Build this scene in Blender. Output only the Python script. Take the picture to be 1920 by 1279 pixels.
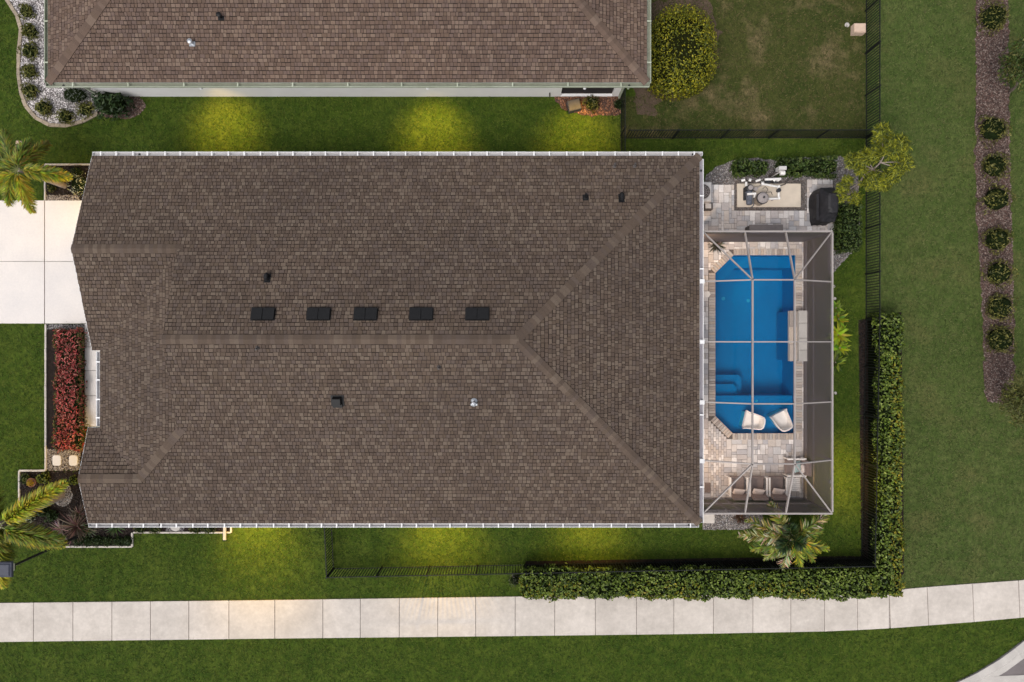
import bpy, math, random
import numpy as np
from mathutils import Vector, Matrix

random.seed(7)
rng = np.random.default_rng(7)
for o in list(bpy.data.objects):
    bpy.data.objects.remove(o)
scene = bpy.context.scene
COL = scene.collection
R = math.radians
H = 30.0          # drone height in metres
S = 45.0          # photo pixels per metre on the ground

# ------------------------------------------------------------------ camera, sky, sun, exposure
cam_d = bpy.data.cameras.new('camera')
cam_d.sensor_width = 36.0
cam_d.lens = 36.0 * H / (1920 / S)
cam_d.clip_end = 600
cam = bpy.data.objects.new('camera', cam_d)
COL.objects.link(cam)
cam.location = (0, 0, H)
scene.camera = cam

SUN_EL, SUN_AZ = 60.0, 222.0          # elevation; compass angle of the sun (from +Y towards +X)
world = bpy.data.worlds.new('World')
scene.world = world
world.use_nodes = True
wn = world.node_tree
wn.nodes.clear()
sky = wn.nodes.new('ShaderNodeTexSky')
sky.sky_type = 'NISHITA'
sky.sun_disc = False
sky.sun_elevation = R(SUN_EL)
sky.sun_rotation = R(SUN_AZ)
sky.dust_density = 4.0
sky.air_density = 1.0
hs = wn.nodes.new('ShaderNodeHueSaturation')
hs.inputs['Saturation'].default_value = 0.28
bg = wn.nodes.new('ShaderNodeBackground')
bg.inputs['Strength'].default_value = 0.15
wo = wn.nodes.new('ShaderNodeOutputWorld')
wn.links.new(sky.outputs[0], hs.inputs['Color'])
wn.links.new(hs.outputs[0], bg.inputs['Color'])
wn.links.new(bg.outputs[0], wo.inputs['Surface'])

sun_d = bpy.data.lights.new('sun', 'SUN')
sun_d.energy = 0.95
sun_d.angle = R(24)
sun_d.color = (1.0, 0.93, 0.85)
sun = bpy.data.objects.new('sun', sun_d)
COL.objects.link(sun)
to_sun = Vector((math.sin(R(SUN_AZ)) * math.cos(R(SUN_EL)), math.cos(R(SUN_AZ)) * math.cos(R(SUN_EL)), math.sin(R(SUN_EL))))
sun.rotation_euler = to_sun.to_track_quat('Z', 'Y').to_euler()
sun.location = to_sun * 60

vs = scene.view_settings
vs.view_transform = 'Standard'
vs.look = 'None'
vs.gamma = 1.0
vs.use_curve_mapping = False
vs.exposure = 0.2

# ------------------------------------------------------------------ helpers
def g(px, py, z=0.0):
    """photo position of a point standing z metres above the ground -> place on the plot"""
    k = (H - z) / H / S
    return Vector(((px - 960) * k, (639.5 - py) * k, z))

def g2(px, py, z=0.0):
    v = g(px, py, z)
    return (v.x, v.y)

def lin(r, gg, b):
    f = lambda c: ((c / 255 + 0.055) / 1.055) ** 2.4 if c > 10 else c / 255 / 12.92
    return (f(r), f(gg), f(b))

class NT:
    def __init__(s, m):
        m.use_nodes = True
        s.t = m.node_tree
        s.n = s.t.nodes
        s.n.clear()
    def node(s, typ, **kw):
        n = s.n.new(typ)
        for k, v in kw.items():
            setattr(n, k, v)
        return n
    def link(s, a, b):
        s.t.links.new(a, b)
    def noise(s, scale, detail=3, rough=0.55, vec=None):
        n = s.node('ShaderNodeTexNoise')
        n.inputs['Scale'].default_value = scale
        n.inputs['Detail'].default_value = detail
        n.inputs['Roughness'].default_value = rough
        if vec is not None:
            s.link(vec, n.inputs['Vector'])
        return n
    def maprange(s, src, a, b, lo=0.3, hi=0.7):
        n = s.node('ShaderNodeMapRange')
        n.inputs['From Min'].default_value = lo
        n.inputs['From Max'].default_value = hi
        n.inputs['To Min'].default_value = a
        n.inputs['To Max'].default_value = b
        s.link(src, n.inputs['Value'])
        return n.outputs[0]
    def mix(s, fac, a, b, blend='MIX'):
        n = s.node('ShaderNodeMix', data_type='RGBA', blend_type=blend)
        for sock, v in ((n.inputs[0], fac), (n.inputs[6], a), (n.inputs[7], b)):
            if hasattr(v, 'is_linked'):
                s.link(v, sock)
            elif isinstance(v, (int, float)):
                sock.default_value = v
            else:
                sock.default_value = (*v, 1)
        return n.outputs[2]

def mat(name, color=(1, 1, 1), rough=0.8, noises=(), objrand=0.0, ramp=None, bump=None, spec=0.3, metal=0.0, translucent=0.0, coat=0.0):
    """procedural surface: base colour x face tint 'col' x noise layers x per-object variation"""
    m = bpy.data.materials.new(name)
    t = NT(m)
    geo = t.node('ShaderNodeNewGeometry')
    at = t.node('ShaderNodeAttribute', attribute_name='col')
    c = t.mix(1.0, color, at.outputs['Color'], 'MULTIPLY')
    if ramp:
        oi = t.node('ShaderNodeObjectInfo')
        cr = t.node('ShaderNodeValToRGB')
        cr.color_ramp.interpolation = 'CONSTANT'
        els = cr.color_ramp.elements
        while len(els) < len(ramp):
            els.new(0.5)
        for i, rc in enumerate(ramp):
            els[i].position = i / len(ramp)
            els[i].color = (*rc, 1)
        t.link(oi.outputs['Random'], cr.inputs[0])
        c = t.mix(1.0, c, cr.outputs[0], 'MULTIPLY')
    if objrand:
        oi = t.node('ShaderNodeObjectInfo')
        v = t.maprange(oi.outputs['Random'], 1 - objrand, 1 + objrand, 0, 1)
        cb = t.node('ShaderNodeCombineColor')
        for i in range(3):
            t.link(v, cb.inputs[i])
        c = t.mix(1.0, c, cb.outputs[0], 'MULTIPLY')
    for (sc, lo, hi) in noises:
        nz = t.noise(sc, 4, 0.6, geo.outputs['Position'])
        c = t.mix(1.0, c, t.mix(t.maprange(nz.outputs[0], 0, 1), lo, hi), 'MULTIPLY')
    b = t.node('ShaderNodeBsdfPrincipled')
    t.link(c, b.inputs['Base Color'])
    b.inputs['Roughness'].default_value = rough
    b.inputs['Metallic'].default_value = metal
    b.inputs['Specular IOR Level'].default_value = spec
    if coat:
        b.inputs['Coat Weight'].default_value = coat
    if bump:
        nz = t.noise(bump[0], 4, 0.65, geo.outputs['Position'])
        bp = t.node('ShaderNodeBump')
        bp.inputs['Strength'].default_value = bump[1]
        bp.inputs['Distance'].default_value = bump[2]
        t.link(nz.outputs[0], bp.inputs['Height'])
        t.link(bp.outputs[0], b.inputs['Normal'])
    out = t.node('ShaderNodeOutputMaterial')
    sh = b.outputs[0]
    if translucent:
        tr = t.node('ShaderNodeBsdfTranslucent')
        t.link(c, tr.inputs['Color'])
        mx = t.node('ShaderNodeMixShader')
        mx.inputs[0].default_value = translucent
        t.link(sh, mx.inputs[1])
        t.link(tr.outputs[0], mx.inputs[2])
        sh = mx.outputs[0]
    t.link(sh, out.inputs['Surface'])
    return m

def screen_mat(name, alpha, color):
    """woven insect screen: strands with open holes, as an even share of cover"""
    m = bpy.data.materials.new(name)
    t = NT(m)
    geo = t.node('ShaderNodeNewGeometry')
    nz = t.noise(1.3, 3, 0.5, geo.outputs['Position'])
    fac = t.maprange(nz.outputs[0], alpha * 0.97, alpha * 1.03)
    d = t.node('ShaderNodeBsdfDiffuse')
    d.inputs['Color'].default_value = (*color, 1)
    tr = t.node('ShaderNodeBsdfTransparent')
    mx = t.node('ShaderNodeMixShader')
    t.link(fac, mx.inputs[0])
    t.link(tr.outputs[0], mx.inputs[1])
    t.link(d.outputs[0], mx.inputs[2])
    out = t.node('ShaderNodeOutputMaterial')
    t.link(mx.outputs[0], out.inputs['Surface'])
    return m

def grass_mat(name, dark, mid, light, dry, dry_lo, dry_hi, dsc=0.35):
    m = bpy.data.materials.new(name)
    t = NT(m)
    geo = t.node('ShaderNodeNewGeometry')
    P = geo.outputs['Position']
    big = t.noise(0.35, 3, 0.5, P)
    dryn = t.noise(dsc, 5, 0.62, P)
    med = t.noise(2.2, 4, 0.6, P)
    mp = t.node('ShaderNodeMapping')
    mp.inputs['Scale'].default_value = (1.0, 0.55, 1.0)
    t.link(P, mp.inputs['Vector'])
    fine = t.noise(11, 5, 0.7, mp.outputs[0])
    tiny = t.noise(55, 3, 0.7, P)
    c = t.mix(t.maprange(big.outputs[0], 0, 1), dark, mid)
    c = t.mix(t.maprange(med.outputs[0], 0, 0.75, 0.42, 0.70), c, light)
    c = t.mix(t.maprange(dryn.outputs[0], dry_lo, dry_hi, 0.52, 0.68), c, dry)
    c = t.mix(1.0, c, t.mix(t.maprange(fine.outputs[0], 0, 1), (0.58, 0.62, 0.6), (1.40, 1.36, 1.3)), 'MULTIPLY')
    c = t.mix(1.0, c, t.mix(t.maprange(tiny.outputs[0], 0, 1), (0.6, 0.62, 0.6), (1.35, 1.32, 1.3)), 'MULTIPLY')
    b = t.node('ShaderNodeBsdfPrincipled')
    t.link(c, b.inputs['Base Color'])
    b.inputs['Roughness'].default_value = 0.85
    b.inputs['Specular IOR Level'].default_value = 0.15
    bp = t.node('ShaderNodeBump')
    bp.inputs['Strength'].default_value = 0.7
    bp.inputs['Distance'].default_value = 0.05
    t.link(tiny.outputs[0], bp.inputs['Height'])
    t.link(bp.outputs[0], b.inputs['Normal'])
    out = t.node('ShaderNodeOutputMaterial')
    t.link(b.outputs[0], out.inputs['Surface'])
    return m

def water_mat():
    m = bpy.data.materials.new('pool_water')
    t = NT(m)
    geo = t.node('ShaderNodeNewGeometry')
    nz = t.noise(2.5, 3, 0.5, geo.outputs['Position'])
    bp = t.node('ShaderNodeBump')
    bp.inputs['Strength'].default_value = 0.12
    bp.inputs['Distance'].default_value = 0.05
    t.link(nz.outputs[0], bp.inputs['Height'])
    fr = t.node('ShaderNodeFresnel')
    fr.inputs['IOR'].default_value = 1.33
    t.link(bp.outputs[0], fr.inputs['Normal'])
    tr = t.node('ShaderNodeBsdfTransparent')
    tr.inputs['Color'].default_value = (0.16, 0.72, 0.88, 1)
    gl = t.node('ShaderNodeBsdfGlossy')
    gl.inputs['Roughness'].default_value = 0.03
    t.link(bp.outputs[0], gl.inputs['Normal'])
    mx = t.node('ShaderNodeMixShader')
    t.link(fr.outputs[0], mx.inputs[0])
    t.link(tr.outputs[0], mx.inputs[1])
    t.link(gl.outputs[0], mx.inputs[2])
    out = t.node('ShaderNodeOutputMaterial')
    t.link(mx.outputs[0], out.inputs['Surface'])
    return m

M = {}
M['lawn'] = grass_mat('lawn_grass', (0.034, 0.067, 0.006), (0.058, 0.095, 0.009), (0.092, 0.126, 0.017), (0.09, 0.10, 0.02), 0, 0.25)
M['common'] = grass_mat('common_grass', (0.052, 0.086, 0.018), (0.078, 0.110, 0.028), (0.108, 0.132, 0.042), (0.125, 0.118, 0.045), 0, 0.6, 0.5)
M['nlawn'] = grass_mat('thin_grass', (0.034, 0.052, 0.010), (0.062, 0.070, 0.018), (0.085, 0.088, 0.026), (0.17, 0.13, 0.07), 0, 0.85, 0.55)
M['blade'] = mat('grass_blade', (1, 1, 1), 0.7, translucent=0.2, spec=0.2)
M['concrete'] = mat('concrete', (0.60, 0.545, 0.495), 0.9, [(0.9, (0.86, 0.855, 0.85), (1.06, 1.06, 1.06)), (3.3, (0.92, 0.915, 0.91), (1.04, 1.04, 1.04)), (9, (0.91, 0.91, 0.91), (1.05, 1.05, 1.05)), (60, (0.93, 0.93, 0.93), (1.05, 1.05, 1.05))], objrand=0.05, bump=(120, 0.25, 0.01))
M['drive'] = mat('driveway_concrete', (0.72, 0.675, 0.645), 0.85, [(0.8, (0.94, 0.94, 0.95), (1.04, 1.03, 1.02)), (14, (0.96, 0.96, 0.96), (1.03, 1.03, 1.03))], objrand=0.03, bump=(140, 0.2, 0.01))
M['kerb'] = mat('kerb_concrete', (0.50, 0.47, 0.44), 0.9, [(1.5, (0.85, 0.85, 0.85), (1.08, 1.08, 1.08)), (30, (0.9, 0.9, 0.9), (1.06, 1.06, 1.06))], objrand=0.06)
M['asphalt'] = mat('asphalt', (0.17, 0.15, 0.15), 0.95, [(2, (0.9, 0.9, 0.9), (1.1, 1.1, 1.1)), (90, (0.7, 0.7, 0.7), (1.3, 1.3, 1.3))])
M['shingle'] = mat('asphalt_shingle', (0.97, 0.955, 0.925), 0.95, [(0.25, (0.90, 0.90, 0.92), (1.08, 1.06, 1.04)), (60, (0.82, 0.82, 0.82), (1.18, 1.18, 1.18))], spec=0.12)
M['deck'] = mat('roof_underlay', (0.034, 0.026, 0.022), 1.0, [(8, (0.8, 0.8, 0.8), (1.2, 1.2, 1.2))], spec=0.05)
M['white'] = mat('white_paint', (0.74, 0.74, 0.75), 0.5, [(1.1, (0.86, 0.85, 0.85), (1.02, 1.02, 1.02)), (12, (0.94, 0.94, 0.93), (1.02, 1.02, 1.02))])
M['green_white'] = mat('aged_white_paint', (0.40, 0.43, 0.35), 0.6, [(0.8, (0.78, 0.8, 0.74), (1.06, 1.06, 1.06)), (9, (0.88, 0.88, 0.86), (1.04, 1.04, 1.04))])
M['stucco'] = mat('stucco', (0.82, 0.81, 0.82), 0.95, [(1.2, (0.95, 0.95, 0.95), (1.03, 1.03, 1.03))], bump=(60, 0.3, 0.01))
M['glass'] = mat('dark_glass', (0.02, 0.024, 0.03), 0.1, spec=0.5)
M['black'] = mat('black_metal', (0.014, 0.015, 0.015), 0.45, [(4, (0.85, 0.85, 0.85), (1.15, 1.15, 1.15))], spec=0.4)
M['fence'] = mat('black_powder_coat', (0.012, 0.014, 0.013), 0.6, [(3, (0.8, 0.8, 0.8), (1.2, 1.2, 1.2))], spec=0.2)
M['vent'] = mat('vent_metal', (0.008, 0.008, 0.009), 0.55, [(6, (0.85, 0.85, 0.85), (1.2, 1.2, 1.2))], spec=0.3)
M['steel'] = mat('galvanised_steel', (0.5, 0.52, 0.55), 0.35, [(20, (0.8, 0.8, 0.8), (1.1, 1.1, 1.1))], metal=0.7)
M['slate'] = mat('slate_metal', (0.045, 0.05, 0.075), 0.6, [(8, (0.9, 0.9, 0.9), (1.1, 1.1, 1.1))], spec=0.4)
M['leaf'] = mat('leaf', (1, 1, 1), 0.5, [(1.4, (0.78, 0.8, 0.75), (1.2, 1.18, 1.15))], translucent=0.22, spec=0.35)
M['core'] = mat('painted_shade', (1, 1, 1), 1.0, [(15, (0.6, 0.6, 0.6), (1.3, 1.3, 1.3))], spec=0.05)  # solid plant cores; shade between the leaves is put into their dark colour
M['bark'] = mat('bark', (0.20, 0.16, 0.13), 0.95, [(10, (0.7, 0.7, 0.7), (1.25, 1.25, 1.25)), (50, (0.8, 0.8, 0.8), (1.2, 1.2, 1.2))], bump=(30, 0.5, 0.02))
M['palm_bark'] = mat('palm_trunk', (0.34, 0.28, 0.25), 0.95, [(7, (0.8, 0.8, 0.8), (1.15, 1.15, 1.15))], bump=(25, 0.4, 0.02))
M['mulch'] = mat('dark_mulch', (0.024, 0.018, 0.016), 1.0, [(6, (0.7, 0.7, 0.7), (1.4, 1.35, 1.3)), (50, (0.5, 0.5, 0.5), (1.6, 1.6, 1.6))], bump=(45, 0.8, 0.04), spec=0.1)
M['brown_mulch'] = mat('brown_mulch', (0.125, 0.080, 0.068), 1.0, [(1.2, (0.75, 0.75, 0.75), (1.2, 1.2, 1.2)), (40, (0.6, 0.6, 0.6), (1.45, 1.4, 1.4))], bump=(45, 0.8, 0.04), spec=0.1)
M['soil'] = mat('bare_soil', (0.10, 0.072, 0.052), 1.0, [(1.5, (0.7, 0.7, 0.7), (1.25, 1.25, 1.25)), (30, (0.7, 0.7, 0.7), (1.3, 1.3, 1.3))], bump=(45, 0.6, 0.03), spec=0.1)
M['bedding'] = mat('gravel_bedding', (0.17, 0.155, 0.15), 1.0, [(40, (0.6, 0.6, 0.6), (1.4, 1.4, 1.4))], bump=(60, 0.6, 0.02))
M['stone'] = mat('loose_stone', (1, 1, 1), 0.9, [(30, (0.85, 0.85, 0.85), (1.15, 1.15, 1.15))])
M['edging'] = mat('edging_stone', (0.56, 0.50, 0.43), 0.95, [(4, (0.85, 0.85, 0.85), (1.1, 1.1, 1.1)), (40, (0.85, 0.85, 0.85), (1.1, 1.1, 1.1))], objrand=0.1, bump=(60, 0.3, 0.01))
M['tan_edging'] = mat('tan_edging_stone', (0.34, 0.285, 0.22), 0.95, [(4, (0.8, 0.8, 0.8), (1.15, 1.12, 1.1)), (40, (0.8, 0.8, 0.8), (1.15, 1.15, 1.15))], objrand=0.15, bump=(60, 0.3, 0.01))
M['slab_joint'] = mat('slab_joint', (0.32, 0.29, 0.27), 1.0, [(20, (0.7, 0.7, 0.7), (1.3, 1.3, 1.3))])
M['joint'] = mat('paver_joint_sand', (0.13, 0.11, 0.10), 1.0, [(30, (0.7, 0.7, 0.7), (1.3, 1.3, 1.3))])
PAVC = [tuple(v * 1.17 for v in c) for c in [(0.44, 0.40, 0.39), (0.54, 0.49, 0.46), (0.48, 0.46, 0.46), (0.58, 0.54, 0.52), (0.41, 0.39, 0.40), (0.50, 0.44, 0.40), (0.70, 0.66, 0.64), (0.47, 0.42, 0.40)]]
M['paver'] = mat('deck_paver', (1, 1, 1), 0.85, [(3, (0.9, 0.9, 0.9), (1.08, 1.08, 1.08)), (35, (0.86, 0.86, 0.86), (1.1, 1.1, 1.1))], bump=(90, 0.3, 0.01))
M['coping'] = mat('coping_brick', (1, 1, 1), 0.85, [(25, (0.85, 0.85, 0.85), (1.1, 1.1, 1.1))],
                  ramp=[(0.48, 0.41, 0.36), (0.40, 0.35, 0.32), (0.56, 0.49, 0.44), (0.47, 0.43, 0.40), (0.36, 0.31, 0.28), (0.52, 0.43, 0.36)], bump=(90, 0.3, 0.01))
M['plaster'] = mat('pool_plaster', (0.004, 0.325, 0.530), 0.8, [(0.7, (0.9, 0.93, 0.95), (1.06, 1.04, 1.03)), (7, (0.96, 0.96, 0.97), (1.04, 1.03, 1.02))])
M['tile'] = mat('waterline_tile', (0.45, 0.58, 0.66), 0.3, [(12, (0.85, 0.85, 0.9), (1.1, 1.1, 1.1))])
M['water'] = water_mat()
M['cage'] = mat('bronze_beige_aluminium', (0.34, 0.305, 0.29), 0.5, [(2, (0.9, 0.9, 0.9), (1.06, 1.06, 1.06))], spec=0.4)
M['screen_top'] = screen_mat('roof_screen', 0.07, (0.06, 0.055, 0.058))
M['screen_wall'] = screen_mat('wall_screen', 0.78, (0.135, 0.114, 0.116))
M['screen_dark'] = mat('dark_screen', (0.022, 0.018, 0.020), 0.8)
M['resin'] = mat('white_resin', (0.80, 0.75, 0.71), 0.4, [(5, (0.95, 0.95, 0.95), (1.03, 1.03, 1.03))], spec=0.4)
M['taupe'] = mat('taupe_cushion', (0.215, 0.165, 0.15), 0.95, [(9, (0.85, 0.85, 0.85), (1.12, 1.12, 1.12)), (120, (0.85, 0.85, 0.85), (1.15, 1.15, 1.15))])
M['pillow'] = mat('cream_pillow', (0.66, 0.56, 0.51), 0.95, [(11, (0.88, 0.88, 0.88), (1.06, 1.06, 1.06))])
M['teal'] = mat('pale_teal_pillow', (0.33, 0.43, 0.42), 0.95, [(11, (0.85, 0.88, 0.88), (1.1, 1.08, 1.08))])
M['cover'] = mat('black_vinyl_cover', (0.016, 0.015, 0.018), 0.55, [(5, (0.8, 0.8, 0.8), (1.3, 1.3, 1.3))], bump=(7, 0.5, 0.05), spec=0.4)
M['pad'] = mat('beige_pad', (0.66, 0.57, 0.47), 0.9, [(3, (0.92, 0.92, 0.92), (1.05, 1.05, 1.05)), (50, (0.93, 0.93, 0.93), (1.05, 1.05, 1.05))])
M['pvc'] = mat('white_pvc', (0.82, 0.80, 0.78), 0.35, [(6, (0.93, 0.93, 0.93), (1.02, 1.02, 1.02))], spec=0.5)
M['tan'] = mat('tan_tank', (0.36, 0.30, 0.24), 0.5, [(8, (0.85, 0.85, 0.85), (1.1, 1.1, 1.1))])
M['pump'] = mat('pump_plastic', (0.02, 0.021, 0.026), 0.5, [(12, (0.7, 0.7, 0.7), (1.5, 1.5, 1.5))], spec=0.5)
M['motor'] = mat('motor_grey', (0.10, 0.11, 0.14), 0.5, [(20, (0.7, 0.7, 0.7), (1.4, 1.4, 1.4))], spec=0.5)
M['grey_box'] = mat('grey_plastic', (0.33, 0.295, 0.29), 0.7, [(6, (0.88, 0.88, 0.88), (1.08, 1.08, 1.08))])
M['bench'] = mat('weathered_grey_resin', (0.20, 0.175, 0.17), 0.7, [(6, (0.88, 0.88, 0.88), (1.08, 1.08, 1.08))])
M['dark_box'] = mat('dark_grey_plastic', (0.085, 0.075, 0.072), 0.7, [(6, (0.85, 0.85, 0.85), (1.15, 1.15, 1.15))])
M['pink_box'] = mat('faded_beige_plastic', (0.62, 0.46, 0.36), 0.7, [(6, (0.9, 0.9, 0.9), (1.05, 1.05, 1.05))])
M['ac'] = mat('condenser_paint', (0.56, 0.54, 0.53), 0.5, [(6, (0.92, 0.92, 0.92), (1.05, 1.05, 1.05))])
M['pot'] = mat('terracotta', (0.22, 0.10, 0.06), 0.8, [(12, (0.85, 0.85, 0.85), (1.1, 1.1, 1.1))])
M['lamp_glass'] = mat('frosted_lamp_glass', (0.75, 0.72, 0.62), 0.3)

# ---- mesh building
class MB:
    def __init__(s):
        s.v = []; s.f = []; s.c = []
    def poly(s, pts, col=(1, 1, 1)):
        i = len(s.v)
        s.v += [tuple(p) for p in pts]
        s.f.append(tuple(range(i, i + len(pts))))
        s.c.append(col)
        return s
    def box(s, c, size, rz=0.0, col=(1, 1, 1), top=1.0, mtx=None):
        """box centred on c; top scales the upper face"""
        hx, hy, hz = size[0] / 2, size[1] / 2, size[2] / 2
        m = mtx if mtx is not None else Matrix.Translation(Vector(c)) @ Matrix.Rotation(rz, 4, 'Z')
        p = []
        for z, k in ((-hz, 1.0), (hz, top)):
            for x, y in ((-1, -1), (1, -1), (1, 1), (-1, 1)):
                p.append(m @ Vector((x * hx * k, y * hy * k, z)))
        i = len(s.v)
        s.v += [tuple(q) for q in p]
        for f in ((3, 2, 1, 0), (4, 5, 6, 7), (0, 1, 5, 4), (1, 2, 6, 5), (2, 3, 7, 6), (3, 0, 4, 7)):
            s.f.append(tuple(i + a for a in f))
            s.c.append(col)
        return s
    def slab(s, c, size, bev, rz=0.0, col=(1, 1, 1)):
        """box with a chamfered upper edge"""
        m = Matrix.Translation(Vector(c)) @ Matrix.Rotation(rz, 4, 'Z')
        hx, hy, hz = size[0] / 2, size[1] / 2, size[2] / 2
        i = len(s.v)
        for (z, d) in ((-hz, 0), (hz - bev, 0), (hz, bev)):
            for x, y in ((-1, -1), (1, -1), (1, 1), (-1, 1)):
                s.v.append(tuple(m @ Vector((x * (hx - d), y * (hy - d), z))))
        s.f.append((i + 8, i + 9, i + 10, i + 11)); s.c.append(col)
        for l in (0, 4):
            for a in range(4):
                b = (a + 1) % 4
                s.f.append((i + l + a, i + l + b, i + l + 4 + b, i + l + 4 + a)); s.c.append(col)
        return s
    def beam(s, a, b, w, h, col=(1, 1, 1)):
        a, b = Vector(a), Vector(b)
        d = b - a
        x = d.normalized()
        up = Vector((0, 0, 1)) if abs(x.z) < 0.95 else Vector((0, 1, 0))
        y = up.cross(x).normalized()
        z = x.cross(y)
        m = Matrix((x, y, z)).transposed().to_4x4()
        m.translation = (a + b) / 2
        return s.box(None, (d.length, w, h), col=col, mtx=m)
    def prism(s, pts, z0, z1, col=(1, 1, 1), bottom=False):
        n = len(pts)
        a = sum(pts[i][0] * pts[(i + 1) % n][1] - pts[(i + 1) % n][0] * pts[i][1] for i in range(n))
        if a < 0:
            pts = pts[::-1]
        i = len(s.v)
        s.v += [(p[0], p[1], z0) for p in pts] + [(p[0], p[1], z1) for p in pts]
        s.f.append(tuple(range(i + n, i + 2 * n))); s.c.append(col)
        if bottom:
            s.f.append(tuple(range(i + n - 1, i - 1, -1))); s.c.append(col)
        for k in range(n):
            j = (k + 1) % n
            s.f.append((i + k, i + j, i + n + j, i + n + k)); s.c.append(col)
        return s
    def tube(s, pts, rad, n=8, col=(1, 1, 1), caps=True):
        pts = [Vector(p) for p in pts]
        rads = rad if isinstance(rad, (list, tuple)) else [rad] * len(pts)
        i0 = len(s.v)
        ref = Vector((0, 0, 1))
        for k, p in enumerate(pts):
            d = (pts[min(k + 1, len(pts) - 1)] - pts[max(k - 1, 0)]).normalized()
            if abs(d.dot(ref)) > 0.95:
                x = d.cross(Vector((1, 0, 0))).normalized()
            else:
                x = d.cross(ref).normalized()
            y = d.cross(x)
            for j in range(n):
                a = 2 * math.pi * j / n
                s.v.append(tuple(p + (x * math.cos(a) + y * math.sin(a)) * rads[k]))
        for k in range(len(pts) - 1):
            for j in range(n):
                a = i0 + k * n + j; b = i0 + k * n + (j + 1) % n
                s.f.append((a, b, b + n, a + n)); s.c.append(col)
        if caps:
            s.f.append(tuple(range(i0 + n - 1, i0 - 1, -1))); s.c.append(col)
            e = i0 + (len(pts) - 1) * n
            s.f.append(tuple(range(e, e + n))); s.c.append(col)
        return s
    def lathe(s, c, prof, n=16, col=(1, 1, 1), tilt=None):
        c = Vector(c)
        i0 = len(s.v)
        for (r, z) in prof:
            for j in range(n):
                a = 2 * math.pi * j / n
                p = Vector((r * math.cos(a), r * math.sin(a), z))
                if tilt is not None:
                    p = tilt @ p
                s.v.append(tuple(c + p))
        for k in range(len(prof) - 1):
            for j in range(n):
                a = i0 + k * n + j; b = i0 + k * n + (j + 1) % n
                s.f.append((a, b, b + n, a + n)); s.c.append(col)
        e = i0 + (len(prof) - 1) * n
        s.f.append(tuple(range(e, e + n))); s.c.append(col)
        return s
    def mesh(s, name, m):
        me = bpy.data.meshes.new(name)
        me.from_pydata(s.v, [], s.f)
        a = me.attributes.new('col', 'FLOAT_COLOR', 'FACE')
        cc = np.ones((len(s.c), 4), np.float32)
        cc[:, :3] = np.array(s.c, np.float32).reshape(-1, 3)
        a.data.foreach_set('color', cc.ravel())
        me.materials.append(m)
        me.update()
        return me

def np_mesh(name, V, F, C, m):
    V = np.asarray(V, np.float32); F = np.asarray(F, np.int32)
    me = bpy.data.meshes.new(name)
    me.vertices.add(len(V)); me.vertices.foreach_set('co', V.ravel())
    k = F.shape[1]
    me.loops.add(F.size); me.loops.foreach_set('vertex_index', F.ravel())
    me.polygons.add(len(F)); me.polygons.foreach_set('loop_start', np.arange(0, F.size, k, dtype=np.int32))
    me.update(calc_edges=True)
    a = me.attributes.new('col', 'FLOAT_COLOR', 'FACE')
    cc = np.ones((len(F), 4), np.float32); cc[:, :3] = C
    a.data.foreach_set('color', cc.ravel())
    me.materials.append(m)
    return me

LOC = {}
def link(name, data, parent=None, mtx=None, local=False):
    o = bpy.data.objects.new(name, data)
    COL.objects.link(o)
    if parent is not None:
        o.parent = parent
        if not local and parent.name in LOC:
            o.matrix_parent_inverse = Matrix.Translation(-LOC[parent.name])
    if mtx is not None:
        o.matrix_basis = mtx
    return o

def tag(o, label=None, cat=None, group=None, kind=None):
    if label: o['label'] = label
    if cat: o['category'] = cat
    if group: o['group'] = group
    if kind: o['kind'] = kind
    return o

def thing(name, label, cat, loc=(0, 0, 0), group=None, rz=0.0):
    o = bpy.data.objects.new(name, None)
    o.empty_display_size = 0.1
    COL.objects.link(o)
    o.location = loc
    o.rotation_euler = (0, 0, rz)
    LOC[o.name] = Vector(loc)
    return tag(o, label, cat, group)

def part(name, mb, m, parent=None, local=False):
    return link(name, mb.mesh(name, M[m]), parent, None, local)

def struct(name, mb, m, label=None, cat=None):
    return tag(part(name, mb, m), label, cat, None, 'structure')

def inside(pts, poly):
    """numpy point-in-polygon"""
    x, y = pts[:, 0], pts[:, 1]
    r = np.zeros(len(pts), bool)
    n = len(poly)
    for i in range(n):
        x0, y0 = poly[i]; x1, y1 = poly[(i + 1) % n]
        c = ((y0 > y) != (y1 > y))
        with np.errstate(divide='ignore', invalid='ignore'):
            r ^= c & (x < (x1 - x0) * (y - y0) / (y1 - y0 + 1e-12) + x0)
    return r

def scatter_in(poly, n):
    p = np.array(poly)
    lo, hi = p.min(0), p.max(0)
    out = np.zeros((0, 2))
    while len(out) < n:
        q = rng.uniform(lo, hi, (n * 2, 2))
        out = np.vstack([out, q[inside(q, poly)]])
    return out[:n]

def area(poly):
    n = len(poly)
    return abs(sum(poly[i][0] * poly[(i + 1) % n][1] - poly[(i + 1) % n][0] * poly[i][1] for i in range(n))) / 2

def G(*pp, z=0.0):
    return [g2(x, y, z) for x, y in pp]

# ------------------------------------------------------------------ plan of the plot (photo positions -> metres)
YT, YB, XR = 6.97, -6.86, 7.06
YR = (YT + YB) / 2
SL = 0.35
ZE = 2.9
zr = ZE + SL * (YT - YR)
XH = XR - (YT - YR)
YG = 3.31; XG = -15.8; ZG = ZE + SL * (YT - YG); YG0 = YG - (YT - YG)
XS = -15.5
YL = -5.06; XL = -15.95; ZL = ZE + SL * (YL - YB); YL0 = YL + (YL - YB)
XD = XS + (YT - YG)          # foot of the small upper gable
XM = XD - 0.16               # its rake
NE, NXL, NXR = 9.73, -17.46, 5.08          # neighbour's eaves
ND = 6.6

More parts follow.
